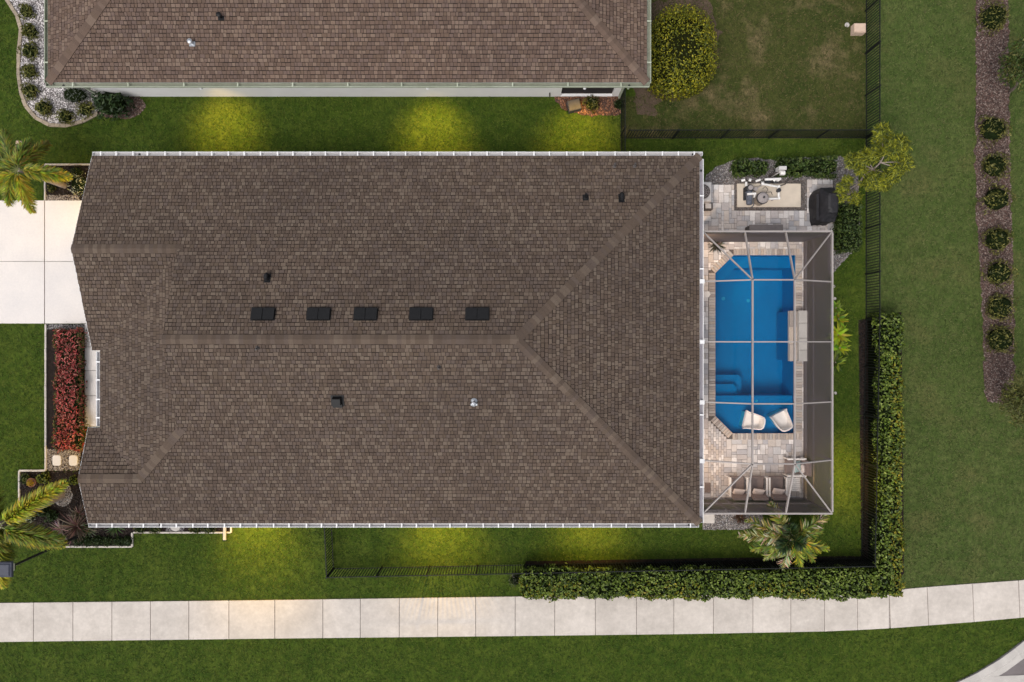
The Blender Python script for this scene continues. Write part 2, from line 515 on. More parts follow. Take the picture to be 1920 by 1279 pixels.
POOL = G((1375, 478), (1492, 478), (1492, 813), (1373, 813), (1340, 780), (1340, 512))
px0, py0 = g2(1340, 813); px1, py1 = g2(1492, 478)
top_e = [(-260, 1136), (0, 1130), (480, 1125), (960, 1118), (1300, 1114), (1560, 1112), (1660, 1107), (1740, 1100), (1820, 1094), (1920, 1087), (2150, 1066)]
bot_e = [(-260, 1209), (0, 1203), (480, 1197), (960, 1192), (1300, 1188), (1560, 1183), (1660, 1178), (1740, 1172), (1820, 1166), (1920, 1157), (2150, 1134)]
def ev(tab, x):
    return float(np.interp(x, [p[0] for p in tab], [p[1] for p in tab]))
WALK = G(*top_e) + G(*bot_e[::-1])
DRIVE = G((-260, 376), (200, 376), (200, 607), (-260, 607))
FRONTWALK = G((160, 607), (235, 607), (235, 800), (160, 800))
REDBED = G((87, 608), (160, 608), (160, 882), (87, 882))
LOWBED = G((37, 883), (190, 883), (190, 965), (250, 975), (250, 1024), (118, 1024), (37, 985))
NARROW = G((250, 940), (434, 940), (434, 998), (250, 998))
TOPBED = G((86, 309), (205, 309), (205, 376), (86, 376))
KIDNEY_E = [(-6, -40), (14, 0), (34, 31), (41, 56), (37, 94), (36, 141), (41, 175), (50, 200), (69, 222), (94, 235), (125, 236), (156, 228), (185, 213)]
KIDNEY = G(*KIDNEY_E) + G((215, 180), (215, 100), (200, -40))
MULCHSPOT = G((170, 180), (262, 182), (272, 200), (262, 216), (238, 225), (205, 222), (185, 213))
NBED = G((1036, 165), (1165, 165), (1165, 214), (1120, 217), (1080, 213), (1055, 203), (1040, 188))
STRIP = G((1829, -40), (1829, 300), (1830, 400), (1838, 520), (1843, 640), (1845, 740), (1853, 752), (1880, 760), (1893, 750), (1902, 700), (1898, 500), (1893, 300), (1890, -40))
REARBED = G((1322, 330), (1345, 312), (1372, 301), (1400, 298), (1450, 300), (1575, 292), (1608, 320), (1612, 440), (1610, 466), (1595, 478), (1560, 512), (1552, 512), (1552, 434), (1322, 434))
SOUTHGRAVEL = G((1318, 955), (1430, 955), (1430, 984), (1396, 993), (1318, 993))
DECKBASE = [(6.5, -6.58), (12.22, -6.58), (12.22, 4.25), (6.5, 4.25)]
HEDGEBED = G((985, 1052), (1615, 1042), (1609, 600), (1690, 585), (1695, 1075), (1660, 1112), (985, 1115))
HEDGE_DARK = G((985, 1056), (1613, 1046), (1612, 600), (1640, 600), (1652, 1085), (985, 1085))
KERB_C = G((1700, 1330), (1745, 1302), (1790, 1279), (1830, 1260), (1870, 1236), (1900, 1214), (1925, 1194), (1960, 1164), (2000, 1125))
STREET = KERB_C + G((2300, 1125), (2300, 1600), (1700, 1600))
HOUSEBODY = [(-15.3, 6.5), (6.6, 6.5), (6.6, -6.4), (-15.5, -6.4), (-15.5, -3.7), (-13.4, -3.7), (-13.4, -0.75), (-15.3, -0.75)]

def ragged(poly, amp=0.05, step=0.22, seed=1):
    rr = random.Random(seed)
    out = []
    for i in range(len(poly)):
        a, b = Vector(poly[i]), Vector(poly[(i + 1) % len(poly)])
        m_ = max(1, int((b - a).length / step))
        for k in range(m_):
            p = a.lerp(b, k / m_)
            out.append((p.x + rr.gauss(0, amp), p.y + rr.gauss(0, amp)))
    return out
STRIP = ragged(STRIP, 0.035, .18); MULCHSPOT = ragged(MULCHSPOT, .05); NBED = ragged(NBED, .05); REARBED = ragged(REARBED, .03)

# ------------------------------------------------------------------ ground
E = 160
mb = MB()
for (x0, x1, y0, y1) in ((-E, px0, -E, E), (px1, E, -E, E), (px0, px1, py1, E), (px0, px1, -E, py0)):
    mb.poly([(x0, y0, 0), (x1, y0, 0), (x1, y1, 0), (x0, y1, 0)])
struct('lawn', mb, 'lawn', 'mown green lawn around the two houses', 'lawn')
COMMON = [(14.72, E), (E, E), (E, -4), g2(2150, 1066)] + G(*top_e[5:-1][::-1]) + [(14.72, -10.3)]
struct('common_lawn', MB().poly([(x, y, 0.004) for x, y in COMMON]), 'common', 'paler open lawn right of the long fence', 'lawn')
NLAWN = [(4.6, 8.43), (14.72, 8.43), (14.72, E), (5.5, E), (5.5, 10.2), (4.6, 10.2)]
struct('back_lawn', MB().poly([(x, y, 0.004) for x, y in NLAWN]), 'nlawn', 'thin patchy lawn in the fenced back yard', 'lawn')

def slabs(parent, quads, m, z=0.05):
    for q in quads:
        c = [sum(p[i] for p in q) / 4 for i in range(2)]
        q2 = [(c[0] + (p[0] - c[0]) * 1.0, c[1] + (p[1] - c[1]) * 1.0) for p in q]
        i = MB()
        ins = []
        for p in q2:
            d = Vector((p[0] - c[0], p[1] - c[1]))
            ins.append((p[0] - d.x * 0.008, p[1] - d.y * 0.004))
        i.prism(ins, 0.004, z)
        part('slab', i, m, parent)

# sidewalk
sw = struct('sidewalk', MB().poly([(x, y, 0.006) for x, y in WALK][::-1]), 'slab_joint', 'long pale concrete sidewalk crossing the lawn', 'sidewalk')
jx = [-260, -160, -80, -8, 64, 138, 211, 283, 355, 430, 516, 606, 676, 749, 821, 892, 966, 1040, 1116, 1193, 1263, 1337, 1411, 1482, 1545, 1607, 1666, 1737, 1822, 1908, 2000, 2080, 2150]
qs = []
for a, b in zip(jx[:-1], jx[1:]):
    k = 0.0 if a < 1660 else 3.0
    qs.append([g2(a + 0.3 + k, ev(bot_e, a + k)), g2(b - 0.3 + k, ev(bot_e, b + k)), g2(b - 0.3, ev(top_e, b)), g2(a + 0.3, ev(top_e, a))])
slabs(sw, qs, 'concrete')
# driveway
dw = struct('driveway', MB().poly([(x, y, 0.006) for x, y in DRIVE][::-1]), 'slab_joint', 'pale concrete driveway in front of the garage', 'driveway')
qs = []
for (xa, xb) in ((-260, -90), (-90, 85), (85, 200)):
    for (ya, yb) in ((376, 490.5), (490.5, 607)):
        qs.append([g2(xa + .3, yb - .3), g2(xb - .3, yb - .3), g2(xb - .3, ya + .3), g2(xa + .3, ya + .3)])
slabs(dw, qs, 'drive')
fw = struct('front_walk', MB().poly([(x, y, 0.006) for x, y in FRONTWALK][::-1]), 'slab_joint', 'narrow concrete walk between red hedge and front porch', 'path')
ys = [607, 650.5, 695, 742, 800]
slabs(fw, [[g2(160, b - .4), g2(235, b - .4), g2(235, a + .4), g2(160, a + .4)] for a, b in zip(ys[:-1], ys[1:])], 'drive')

# street in the lower right corner
struct('street', MB().poly([(x, y, 0.008) for x, y in STREET][::-1]), 'asphalt', 'grey asphalt street in the lower right corner', 'road')
kb = thing('kerb', 'curved pale concrete kerb along the street corner', 'kerb', (*KERB_C[3], 0))
kb['kind'] = 'structure'
def offs(poly, d):
    out = []
    for i, p in enumerate(poly):
        a = Vector(poly[max(i - 1, 0)]); b = Vector(poly[min(i + 1, len(poly) - 1)])
        t = (b - a).normalized()
        out.append((p[0] + t.y * d, p[1] - t.x * d))
    return out
K1, K2 = offs(KERB_C, 0.28), offs(KERB_C, 0.62)
for i in range(len(KERB_C) - 1):
    m_ = MB()
    a, b, c, d = KERB_C[i], KERB_C[i + 1], K1[i + 1], K1[i]
    e, f = K2[i + 1], K2[i]
    m_.poly([(*a, 0.0), (*d, 0.115), (*c, 0.115), (*b, 0.0)])
    m_.poly([(*a, 0.10), (*b, 0.10), (*c, 0.115), (*d, 0.115)])
    m_.poly([(*d, 0.115), (*c, 0.115), ((c[0] * .7 + e[0] * .3), (c[1] * .7 + e[1] * .3), 0.03), ((d[0] * .7 + f[0] * .3), (d[1] * .7 + f[1] * .3), 0.03)])
    m_.poly([((d[0] * .7 + f[0] * .3), (d[1] * .7 + f[1] * .3), 0.03), ((c[0] * .7 + e[0] * .3), (c[1] * .7 + e[1] * .3), 0.03), (*e, 0.02), (*f, 0.02)])
    part('kerb_stone', m_, 'kerb', kb)
APR = G((1853, 1268), (2000, 1262), (2000, 1330), (1853, 1330))
struct('street_apron', MB().prism(APR, 0.0, 0.03), 'kerb', 'pale concrete apron at the edge of the street', 'road')

# ------------------------------------------------------------------ shingled roofs
PAL = [(0.094, 0.070, 0.057), (0.104, 0.077, 0.063), (0.115, 0.086, 0.070), (0.098, 0.076, 0.067), (0.150, 0.117, 0.095), (0.080, 0.060, 0.050), (0.110, 0.086, 0.077), (0.162, 0.130, 0.106), (0.100, 0.075, 0.058), (0.120, 0.093, 0.079), (0.088, 0.066, 0.055), (0.148, 0.116, 0.093)]
WID = [0.11, 0.13, 0.145, 0.16, 0.19]
GAP = 0.008
LEN = [0.78, 0.84, 0.88, 0.92]
PAL = [tuple(v * .72 + w * .28 for v, w in zip(c, (0.112, 0.086, 0.070))) for c in PAL]
EXP = 0.143
ct = 1 / math.sqrt(1 + SL * SL)
EH = EXP * ct            # a course seen from straight above

def clip(poly, a, b):
    out = []
    n = len(poly)
    def side(p):
        return (b[0] - a[0]) * (p[1] - a[1]) - (b[1] - a[1]) * (p[0] - a[0])
    for i in range(n):
        p, q = poly[i], poly[(i + 1) % n]
        sp, sq = side(p), side(q)
        if sp >= -1e-9:
            out.append(p)
        if (sp > 1e-9 and sq < -1e-9) or (sp < -1e-9 and sq > 1e-9):
            t = sp / (sp - sq)
            out.append((p[0] + (q[0] - p[0]) * t, p[1] + (q[1] - p[1]) * t))
    return out

TABM = {}
def tab_mesh(w, ci, pal, key, ln):
    k = (w, ci, key, ln)
    if k not in TABM:
        L = EXP * ln
        m_ = MB()
        c = pal[ci]
        hw = w / 2 - GAP
        b = [(-hw, 0, 0.004), (hw, 0, 0.004), (hw, L, 0.001), (-hw, L, 0.001)]
        t_ = [(-hw, 0, 0.022), (hw, 0, 0.022), (hw, L, 0.008), (-hw, L, 0.008)]
        m_.poly(t_, c)
        for i in range(4):
            j = (i + 1) % 4
            m_.poly([b[i], b[j], t_[j], t_[i]], c)
        TABM[k] = m_.mesh('shingle', M['shingle'])
    return TABM[k]

def shingle_faces(faces, pal, key, roof, zmax_first=True, n_single=300):
    """faces: (eave point, downslope direction, [convex plan polygons], lowest height).  Lays every tab course by course."""
    tabs = []
    for (ox, oy), (dx, dy), polys in faces:
        ux, uy = -dy, dx                       # along the eave
        def to(p):                             # plan -> (along, up the slope)
            rx, ry = p[0] - ox, p[1] - oy
            return (rx * ux + ry * uy, -(rx * dx + ry * dy))
        for poly in polys:
            q = [to(p) for p in poly]
            ar = sum(q[i][0] * q[(i + 1) % len(q)][1] - q[(i + 1) % len(q)][0] * q[i][1] for i in range(len(q)))
            if ar < 0:
                q = q[::-1]
            u0, u1 = min(p[0] for p in q), max(p[0] for p in q)
            h0, h1 = min(p[1] for p in q), max(p[1] for p in q)
            for ic in range(int(math.floor(h0 / EH + 1e-6)), int(math.ceil(h1 / EH))):
                rr = random.Random(hash((ord(key), round(ox, 2), round(oy, 2), round(dx, 1), ic)) & 0xffff)
                a = -40 + rr.random() * 0.3
                while a < u1:
                    w = rr.choice(WID)
                    ci = rr.randrange(len(pal))
                    ln = rr.choice(LEN)
                    b = a + w
                    if b > u0:
                        rect = [(a + GAP, ic * EH), (b - GAP, ic * EH), (b - GAP, ic * EH + EH * ln), (a + GAP, ic * EH + EH * ln)]
                        r2 = rect
                        whole = all(((q[(i + 1) % len(q)][0] - q[i][0]) * (p[1] - q[i][1]) - (q[(i + 1) % len(q)][1] - q[i][1]) * (p[0] - q[i][0])) >= 0 for i in range(len(q)) for p in rect)
                        if not whole:
                            for i in range(len(q)):
                                r2 = clip(r2, q[i], q[(i + 1) % len(q)])
                                if len(r2) < 3:
                                    break
                        if len(r2) >= 3:
                            tabs.append((whole, w, (ci, ln), ic, r2, (ox, oy, dx, dy, ux, uy)))
                    a = b
    whole = [t_ for t_ in tabs if t_[0]]
    whole.sort(key=lambda t_: -t_[3] - 0.001 * t_[4][0][0])
    single = set(id(t_) for t_ in whole[:n_single])
    V = []; F = []; C = []
    for t_ in tabs:
        wh, w, (ci, ln), ic, r2, (ox, oy, dx, dy, ux, uy) = t_
        if id(t_) in single:
            uc = (r2[0][0] + r2[1][0]) / 2
            hh = ic * EH
            x = Vector((ux, uy, 0)); y = Vector((-dx, -dy, SL)).normalized(); z = x.cross(y)
            mt = Matrix((x, y, z)).transposed().to_4x4()
            mt.translation = (ox + ux * uc - dx * hh, oy + uy * uc - dy * hh, ZE + SL * hh)
            link('shingle', tab_mesh(w, ci, pal, key, ln), roof, mt)
            continue
        i = len(V)
        n = len(r2)
        for lift in (0, 1):
            for (u, h) in r2:
                f = min(max((h - ic * EH) / EH, 0), 1)
                zz = ZE + SL * h + (0.022 - 0.014 * f if lift else 0.003)
                V.append((ox + ux * u - dx * h, oy + uy * u - dy * h, zz))
        F.append(tuple(range(i + n, i + 2 * n))); C.append(pal[ci])
        for k in range(n):
            j = (k + 1) % n
            F.append((i + k, i + j, i + n + j, i + n + k)); C.append(pal[ci])
    fm = MB(); fm.v = V; fm.f = F; fm.c = C
    o = part('shingle_field', fm, 'shingle', roof)
    o['kind'] = 'stuff'

CAPM = {}
def cap_mesh(drop, ci, pal, key, hw=0.165, L=0.30):
    k = (round(drop, 3), ci, key)
    if k not in CAPM:
        m_ = MB()
        c = tuple(v * 0.78 + w * 0.22 for v, w in zip(pal[ci], (0.112, 0.086, 0.068)))
        for z0, z1 in ((0.045, 0.028),):
            for sgn in (-1, 1):
                a = [(0, 0, z0), (L, 0, z1), (L, sgn * hw, z1 - drop * hw), (0, sgn * hw, z0 - drop * hw)]
                if sgn > 0:
                    a = a[::1]
                else:
                    a = a[::-1]
                m_.poly(a, c)
            m_.poly([(0, -hw, z0 - drop * hw), (0, -hw, z0 - drop * hw - .02), (0, 0, z0 - .02), (0, 0, z0)], c)
            m_.poly([(0, 0, z0), (0, 0, z0 - .02), (0, hw, z0 - drop * hw - .02), (0, hw, z0 - drop * hw)], c)
            for sgn in (-1, 1):
                m_.poly([(0, sgn * hw, z0 - drop * hw), (L, sgn * hw, z1 - drop * hw), (L, sgn * hw, z1 - drop * hw - .02), (0, sgn * hw, z0 - drop * hw - .02)], c)
        CAPM[k] = m_.mesh('ridge_cap', M['shingle'])
    return CAPM[k]

def caps(a, b, drop, pal, key, roof, step=0.155, clip_y=None):
    a, b = Vector(a), Vector(b)
    d = b - a
    n = max(1, int(d.length / step))
    x = d.normalized()
    y = Vector((0, 0, 1)).cross(x).normalized()
    z = x.cross(y)
    rr = random.Random(n)
    for i in range(n):
        mt = Matrix((x, y, z)).transposed().to_4x4()
        p = a + x * (i * step)
        if clip_y and p.y > clip_y:
            break
        mt.translation = p
        link('ridge_cap', cap_mesh(drop, rr.randrange(len(pal)), pal, key), roof, mt)

def gutter(parent, a, b, out, m='white', spacing=0.60, drops=(), dirt_shade=(.62, .6, .6)):
    """open channel along the eave a-b, on its outer side; hangers are sub-parts"""
    a, b, out = Vector(a), Vector(b), Vector(out)
    m_ = MB()
    w = 0.135
    z = ZE - 0.045
    o = out * (w / 2 + 0.012)
    m_.beam(a + o + Vector((0, 0, z - ZE - .07)), b + o + Vector((0, 0, z - ZE - .07)), w, 0.008, dirt_shade)  # channel floor tinted darker for dirt and for the shade inside it
    m_.beam(a + out * 0.014 + Vector((0, 0, z - ZE - .02)), b + out * 0.014 + Vector((0, 0, z - ZE - .02)), 0.008, 0.11)
    m_.beam(a + out * (w + 0.010) + Vector((0, 0, z - ZE - .02)), b + out * (w + 0.010) + Vector((0, 0, z - ZE - .02)), 0.022, 0.115)
    for e in (a, b):
        m_.beam(e + out * 0.02 + Vector((0, 0, z - ZE - .02)), e + out * (w - 0.002) + Vector((0, 0, z - ZE - .02)), 0.01, 0.10)
    gt = part('gutter', m_, m, parent)
    d = (b - a)
    n = int(d.length / spacing)
    x = d.normalized()
    bm = MB().box((0, 0, 0), (0.05, w + 0.03, 0.02), col=(1.15, 1.15, 1.15)).mesh('gutter_hanger', M[m])
    y = Vector((0, 0, 1)).cross(x)
    rr = random.Random(n)
    for i in range(n):
        p = a + x * (d.length * (i + 0.5) / n + rr.uniform(-.05, .05)) + o + Vector((0, 0, z - ZE + .045))
        mt = Matrix((x, y, Vector((0, 0, 1)))).transposed().to_4x4()
        mt.translation = p
        link('gutter_hanger', bm, gt, mt)
    for t_ in drops:
        p = a + x * (d.length * t_) + o
        q = MB().lathe((p.x, p.y, z - .065), [(0.045, 0), (0.045, 0.012)], 12)
        part('outlet', q, 'black', gt)
        q = MB().beam((p.x, p.y, z - .08), (p.x, p.y, 2.5), 0.06, 0.08)
        pi = p - out * 0.42
        q.beam((p.x, p.y, 2.5), (pi.x, pi.y, 2.3), 0.06, 0.08)
        q.beam((pi.x, pi.y, 2.32), (pi.x, pi.y, 0.15), 0.06, 0.08)
        part('downspout', q, m, parent)
    return gt

def zt(x, y): return ZE + SL * (YT - y)
def zb(x, y): return ZE + SL * (y - YB)

# ---- the main house
house = thing('house', 'single storey house with large brown shingle roof beside the pool', 'house', (-4.3, 0, 0))
wl = MB().prism(HOUSEBODY, 0, ZE - 0.17)
wl.poly([(-15.3, -0.35, 2.75), (-15.3, YG, ZG - .12), (-15.3, YT - .45, 2.75)])
wl.poly([(-15.5, YL0, 2.75), (-15.5, YB + .4, 2.75), (-15.5, YL, ZL - .1)])
part('wall', wl, 'stucco', house)
roof_mb = MB()
P = lambda x, y, z: (x, y, z)
yv = YL + (XD - (XS + (YL - YB)))      # where the skirt's hip meets the upper gable
roof_mb.poly([P(XG, YT, ZE), P(XG, YG, ZG), P(XM, YG, ZG), P(XM, YR, zr), P(XH, YR, zr), P(XR, YT, ZE)])
roof_mb.poly([P(XL, YB, ZE), P(XR, YB, ZE), P(XH, YR, zr), P(XM, YR, zr), P(XM, yv, zb(0, yv)), P(XS + (YL - YB), YL, ZL), P(XL, YL, ZL)])
roof_mb.poly([P(XR, YB, ZE), P(XR, YT, ZE), P(XH, YR, zr)])
roof_mb.poly([P(XG, YG, ZG), P(XG, YG0, ZE), P(XS, YG0, ZE), P(XD, YG, ZG)])
roof_mb.poly([P(XL, YL, ZL), P(XS + (YL - YB), YL, ZL), P(XS, YL0, ZE), P(XL, YL0, ZE)])
roof_mb.poly([P(XS, YG0, ZE), P(XS, YL0, ZE), P(XS + (YL - YB), YL, ZL), P(XD, yv, ZG), P(XD, YG, ZG)])
roof = part('roof', roof_mb, 'deck', house)
# underside and fascia
outl = [(XG, YT), (XR, YT), (XR, YB), (XL, YB), (XL, YL0), (XS, YL0), (XS, YG0), (XG, YG0)]
sf = MB().poly([(x, y, ZE - 0.17) for x, y in outl])
fz = [((XG, YT), (XR, YT)), ((XR, YT), (XR, YB)), ((XR, YB), (XL, YB)), ((XL, YL0), (XS, YL0)), ((XS, YL0), (XS, YG0)), ((XS, YG0), (XG, YG0))]
for a, b in fz:
    sf.poly([(*a, ZE - .17), (*b, ZE - .17), (*b, ZE - .004), (*a, ZE - .004)])
part('soffit', sf, 'white', house)
for (p, q) in (((XG, YT, ZE), (XG, YG, ZG)), ((XG, YG, ZG), (XG, YG0, ZE)), ((XL, YB, ZE), (XL, YL, ZL)), ((XL, YL, ZL), (XL, YL0, ZE))):
    part('rake_board', MB().beam(Vector(p) + Vector((-.006, 0, -.09)), Vector(q) + Vector((-.006, 0, -.09)), 0.018, 0.17), 'white', house)
gw = MB().poly([(XD, YG, ZG - .02), (XD, yv, ZG - .02), (XD, YR, zr - .03)])
part('upper_gable', gw, 'stucco', house)
faces = [
    ((0, YT), (0, 1), [[(XG, YG), (XR - (YT - YG), YG), (XR, YT), (XG, YT)], [(XM, YR), (XH, YR), (XR - (YT - YG), YG), (XM, YG)]]),
    ((0, YB), (0, -1), [[(XL, YB), (XR, YB), (XR - (YL - YB), YL), (XL, YL)], [(XS + (YL - YB), YL), (XR - (YL - YB), YL), (XR - (yv - YB), yv), (XD, yv)], [(XM, yv), (XR - (yv - YB), yv), (XH, YR), (XM, YR)]]),
    ((XR, 0), (1, 0), [[(XR, YB), (XR, YT), (XH, YR)]]),
    ((0, YG0), (0, -1), [[(XG, YG), (XG, YG0), (XS, YG0), (XD, YG)]]),
    ((0, YL0), (0, 1), [[(XL, YL), (XS + (YL - YB), YL), (XS, YL0), (XL, YL0)]]),
    ((XS, 0), (-1, 0), [[(XS, YG0), (XS, YL0), (XS + (YL - YB), YL), (XD, yv), (XD, YG)]]),
]
shingle_faces(faces, PAL, 'm', roof)
caps((XM, YR, zr), (XH, YR, zr), SL, PAL, 'm', roof)
caps((XR, YT, ZE), (XH, YR, zr), 0.25, PAL, 'm', roof)
caps((XR, YB, ZE), (XH, YR, zr), 0.25, PAL, 'm', roof)
caps((XG, YG, ZG), (XD, YG, ZG), SL, PAL, 'm', roof)
caps((XL, YL, ZL), (XS + (YL - YB), YL, ZL), SL, PAL, 'm', roof)
caps((XS + (YL - YB), YL, ZL), (XD - .05, yv, ZG), 0.25, PAL, 'm', roof)
gutter(house, (XG, YT, ZE), (XR + .12, YT, ZE), (0, 1, 0), drops=(0.075, 0.985))
gutter(house, (XL, YB, ZE), (XR - .02, YB, ZE), (0, -1, 0), drops=(0.115, 0.985))
gutter(house, (XR, YT - .12, ZE), (XR, YB + .02, ZE), (1, 0, 0), spacing=2.4, drops=(0.03,), dirt_shade=(.38, .36, .40))  # darker floor tint here, dirt and channel shade together
gutter(house, (XS, YL0 + .05, ZE), (XS, YG0 - .05, ZE), (-1, 0, 0), spacing=0.7)
# doors and windows under the eaves
gd = MB()
for i in range(4):
    gd.box((-15.33, 3.0, 0.28 + i * 0.53), (0.05, 4.8, 0.51))
part('garage_door', gd, 'white', house)
def window(parent, c, sx, sy, sz, m='glass'):
    w_ = part('window', MB().box(c, (sx, sy, sz)), m, parent)
    f = MB()
    along = 0 if sx > sy else 1
    L = max(sx, sy)
    for k in (-1, 1):
        pz = (c[0], c[1], c[2] + k * sz / 2)
        f.box(pz, (L + .1, .07, .06) if along == 0 else (.07, L + .1, .06))
        ps = (c[0] + (k * L / 2 if along == 0 else 0), c[1] + (k * L / 2 if along == 1 else 0), c[2])
        f.box(ps, (.06, .07, sz - .06) if along == 0 else (.07, .06, sz - .06))
    part('window_frame', f, 'white', w_)
for wx in (-12.5, -8.0, -3.5, 1.5):
    window(house, (wx, 6.5, 1.5), 1.1, .04, 1.2)
    window(house, (wx + .8, -6.4, 1.5), 1.1, .04, 1.2)
window(house, (6.6, -1.0, 1.1), .04, 3.4, 2.1)
part('front_door', MB().box((-13.4, -2.2, 1.05), (.06, 1.0, 2.1)), 'dark_box', house)

# roof vents (sub-parts of the roof)
def on_top(px, py):
    """point of the upper/lower main slope seen at a photo position"""
    z = 4.5
    for _ in range(12):
        p = g(px, py, z)
        z = min(ZE + SL * (YT - p.y), ZE + SL * (p.y - YB))
    return g(px, py, z)
def slope_m(p):
    s_ = -1 if p.y > YR else 1      # downslope is +y on the upper slope
    x = Vector((1, 0, 0)); y = Vector((0, 1, s_ * SL)).normalized()
    m_ = Matrix((x, y, x.cross(y))).transposed().to_4x4()
    m_.translation = p
    return m_
rv = MB()
for sx in (-1, 1):
    m0 = Matrix.Translation((sx * 0.205, 0, 0.10))
    rv.box(None, (0.385, 0.43, 0.05), mtx=m0)
    rv.box(None, (0.33, 0.36, 0.09), mtx=Matrix.Translation((sx * 0.2, 0, 0.045)))
rv.box((0, 0, 0.024), (0.84, 0.46, 0.006))
rv.box((0, 0, 0.075), (0.024, 0.42, 0.05))
rvm = rv.mesh('roof_vent', M['vent'])
for px in (494, 598, 686, 790, 895):
    link('roof_vent', rvm, roof, slope_m(on_top(px, 590)))
def small_vent(px, py, kind):
    p = on_top(px, py)
    m_ = MB()
    if kind == 'box':
        m_.box((0, 0, 0.022), (0.46, 0.42, 0.006)); m_.box((0, 0.02, 0.12), (0.32, 0.28, 0.2), top=0.85); m_.box((0, -.18, .07), (.34, .12, .04))
        nm, mm = 'exhaust_vent', 'vent'
    elif kind == 'goose':
        m_.box((0, 0, 0.022), (0.22, 0.34, 0.006)); m_.tube([(0, .08, 0), (0, .08, .16), (0, .02, .22), (0, -.07, .2), (0, -.1, .12)], 0.075, 10)
        nm, mm = 'gooseneck_vent', 'vent'
    elif kind == 'pipe':
        m_.box((0, 0, 0.022), (0.22, 0.24, 0.006)); m_.tube([(0, 0, 0), (0, 0, .26)], 0.045, 10); m_.lathe((0, 0, 0.02), [(.1, 0), (.06, .07)], 10)
        nm, mm = 'vent_pipe', 'vent'
    elif kind == 'small':
        m_.tube([(0, 0, 0), (0, 0, .2)], 0.035, 8); m_.lathe((0, 0, 0.012), [(.08, 0.0), (.045, .06)], 8)
        nm, mm = 'vent_pipe', 'dark_box'
    else:
        m_.lathe((0, 0, .015), [(.12, 0), (.06, .05)], 10); m_.lathe((0, 0, 0), [(.05, 0), (.05, .25), (.085, .26), (.085, .30), (.02, .33)], 10)
        m_.box((-.08, -.09, .08), (.07, .07, .08)); m_.box((.08, -.09, .08), (.07, .07, .08))
        nm, mm = 'metal_flue', 'steel'
    o = part(nm, m_, mm, roof)
    o.matrix_basis = slope_m(p)
for a in ((502, 522, 'goose'), (633, 751, 'box'), (889, 752, 'flue'), (483, 652, 'small'), (823, 688, 'small'), (1098, 371, 'pipe'), (1165, 372, 'goose'), (1152, 312, 'small'), (1190, 312, 'small')):
    small_vent(*a)

# ---- the neighbour's house
PAL2 = [tuple(v * k for v, k in zip(c, (1.30, 1.21, 1.20))) for c in PAL]
nh = thing('neighbour_house', 'white walled neighbouring house with hipped brown roof at the top edge', 'house', (-6.2, 16.3, 0))
NY2 = NE + 2 * ND
NR = NE + ND
NZ = ZE + SL * ND
nw = MB()
nw.prism([(-16.9, 10.18), (2.02, 10.18), (2.02, 12.4), (4.15, 12.4), (4.15, 10.18), (4.42, 10.18), (4.42, NY2 - .45), (-16.9, NY2 - .45)], 0, ZE - .17)
nw.box((3.085, 10.22, 0.06), (2.13, .1, .12))
part('wall', nw, 'stucco', nh)
part('screen_panel', MB().box((3.085, 10.3, 1.4), (2.12, .02, 2.56)), 'screen_dark', nh)
nr = MB()
nr.poly([(NXL, NE, ZE), (NXR, NE, ZE), (NXR - ND, NR, NZ), (NXL + ND, NR, NZ)])
nr.poly([(NXR, NE, ZE), (NXR, NY2, ZE), (NXR - ND, NR, NZ)])
nr.poly([(NXL, NY2, ZE), (NXL, NE, ZE), (NXL + ND, NR, NZ)])
nr.poly([(NXR, NY2, ZE), (NXL, NY2, ZE), (NXL + ND, NR, NZ), (NXR - ND, NR, NZ)])
nroof = part('roof', nr, 'deck', nh)
yc = 14.6
shingle_faces([
    ((0, NE), (0, -1), [[(NXL, NE), (NXR, NE), (NXR - (yc - NE), yc), (NXL + (yc - NE), yc)]]),
    ((NXR, 0), (1, 0), [[(NXR, NE), (NXR, yc), (NXR - (yc - NE), yc)]]),
    ((NXL, 0), (-1, 0), [[(NXL, yc), (NXL, NE), (NXL + (yc - NE), yc)]])], PAL2, 'n', nroof)
caps((NXL, NE, ZE), (NXL + ND, NR, NZ), 0.25, PAL2, 'n', nroof, clip_y=yc)
caps((NXR, NE, ZE), (NXR - ND, NR, NZ), 0.25, PAL2, 'n', nroof, clip_y=yc)
ns = MB().poly([(NXL, NE, ZE - .17), (NXR, NE, ZE - .17), (NXR, NY2, ZE - .17), (NXL, NY2, ZE - .17)])
for a, b in (((NXL, NE), (NXR, NE)), ((NXR, NE), (NXR, NY2)), ((NXL, NY2), (NXL, NE))):
    ns.poly([(*a, ZE - .17), (*b, ZE - .17), (*b, ZE - .004), (*a, ZE - .004)])
part('soffit', ns, 'white', nh)
gutter(nh, (NXL - .1, NE, ZE), (NXR + .1, NE, ZE), (0, -1, 0), 'green_white', 1.9, drops=(0.027, 0.967))
gutter(nh, (NXR, NE, ZE), (NXR, 16, ZE), (1, 0, 0), 'green_white', 1.5)
gutter(nh, (NXL, NE, ZE), (NXL, 16, ZE), (-1, 0, 0), 'green_white', 1.4)
def nslope(px, py):
    z = 3.5
    for _ in range(12):
        p = g(px, py, z); z = ZE + SL * (p.y - NE)
    return g(px, py, z)
for (px, py, mm) in ((361, 82, 'steel'), (415, 33, 'vent')):
    q = MB().box((0, 0, .022), (.22, .22, .006)).lathe((0, 0, 0), [(.05, 0), (.05, .22), (.09, .23), (.09, .27), (.02, .3)], 10)
    o = part('vent_pipe', q, mm, nroof)
    o.location = nslope(px, py)
part('hose_tap', MB().tube([(1.55, 10.17, .5), (1.55, 10.02, .5), (1.55, 10.0, .42)], .025, 8), 'black', nh)

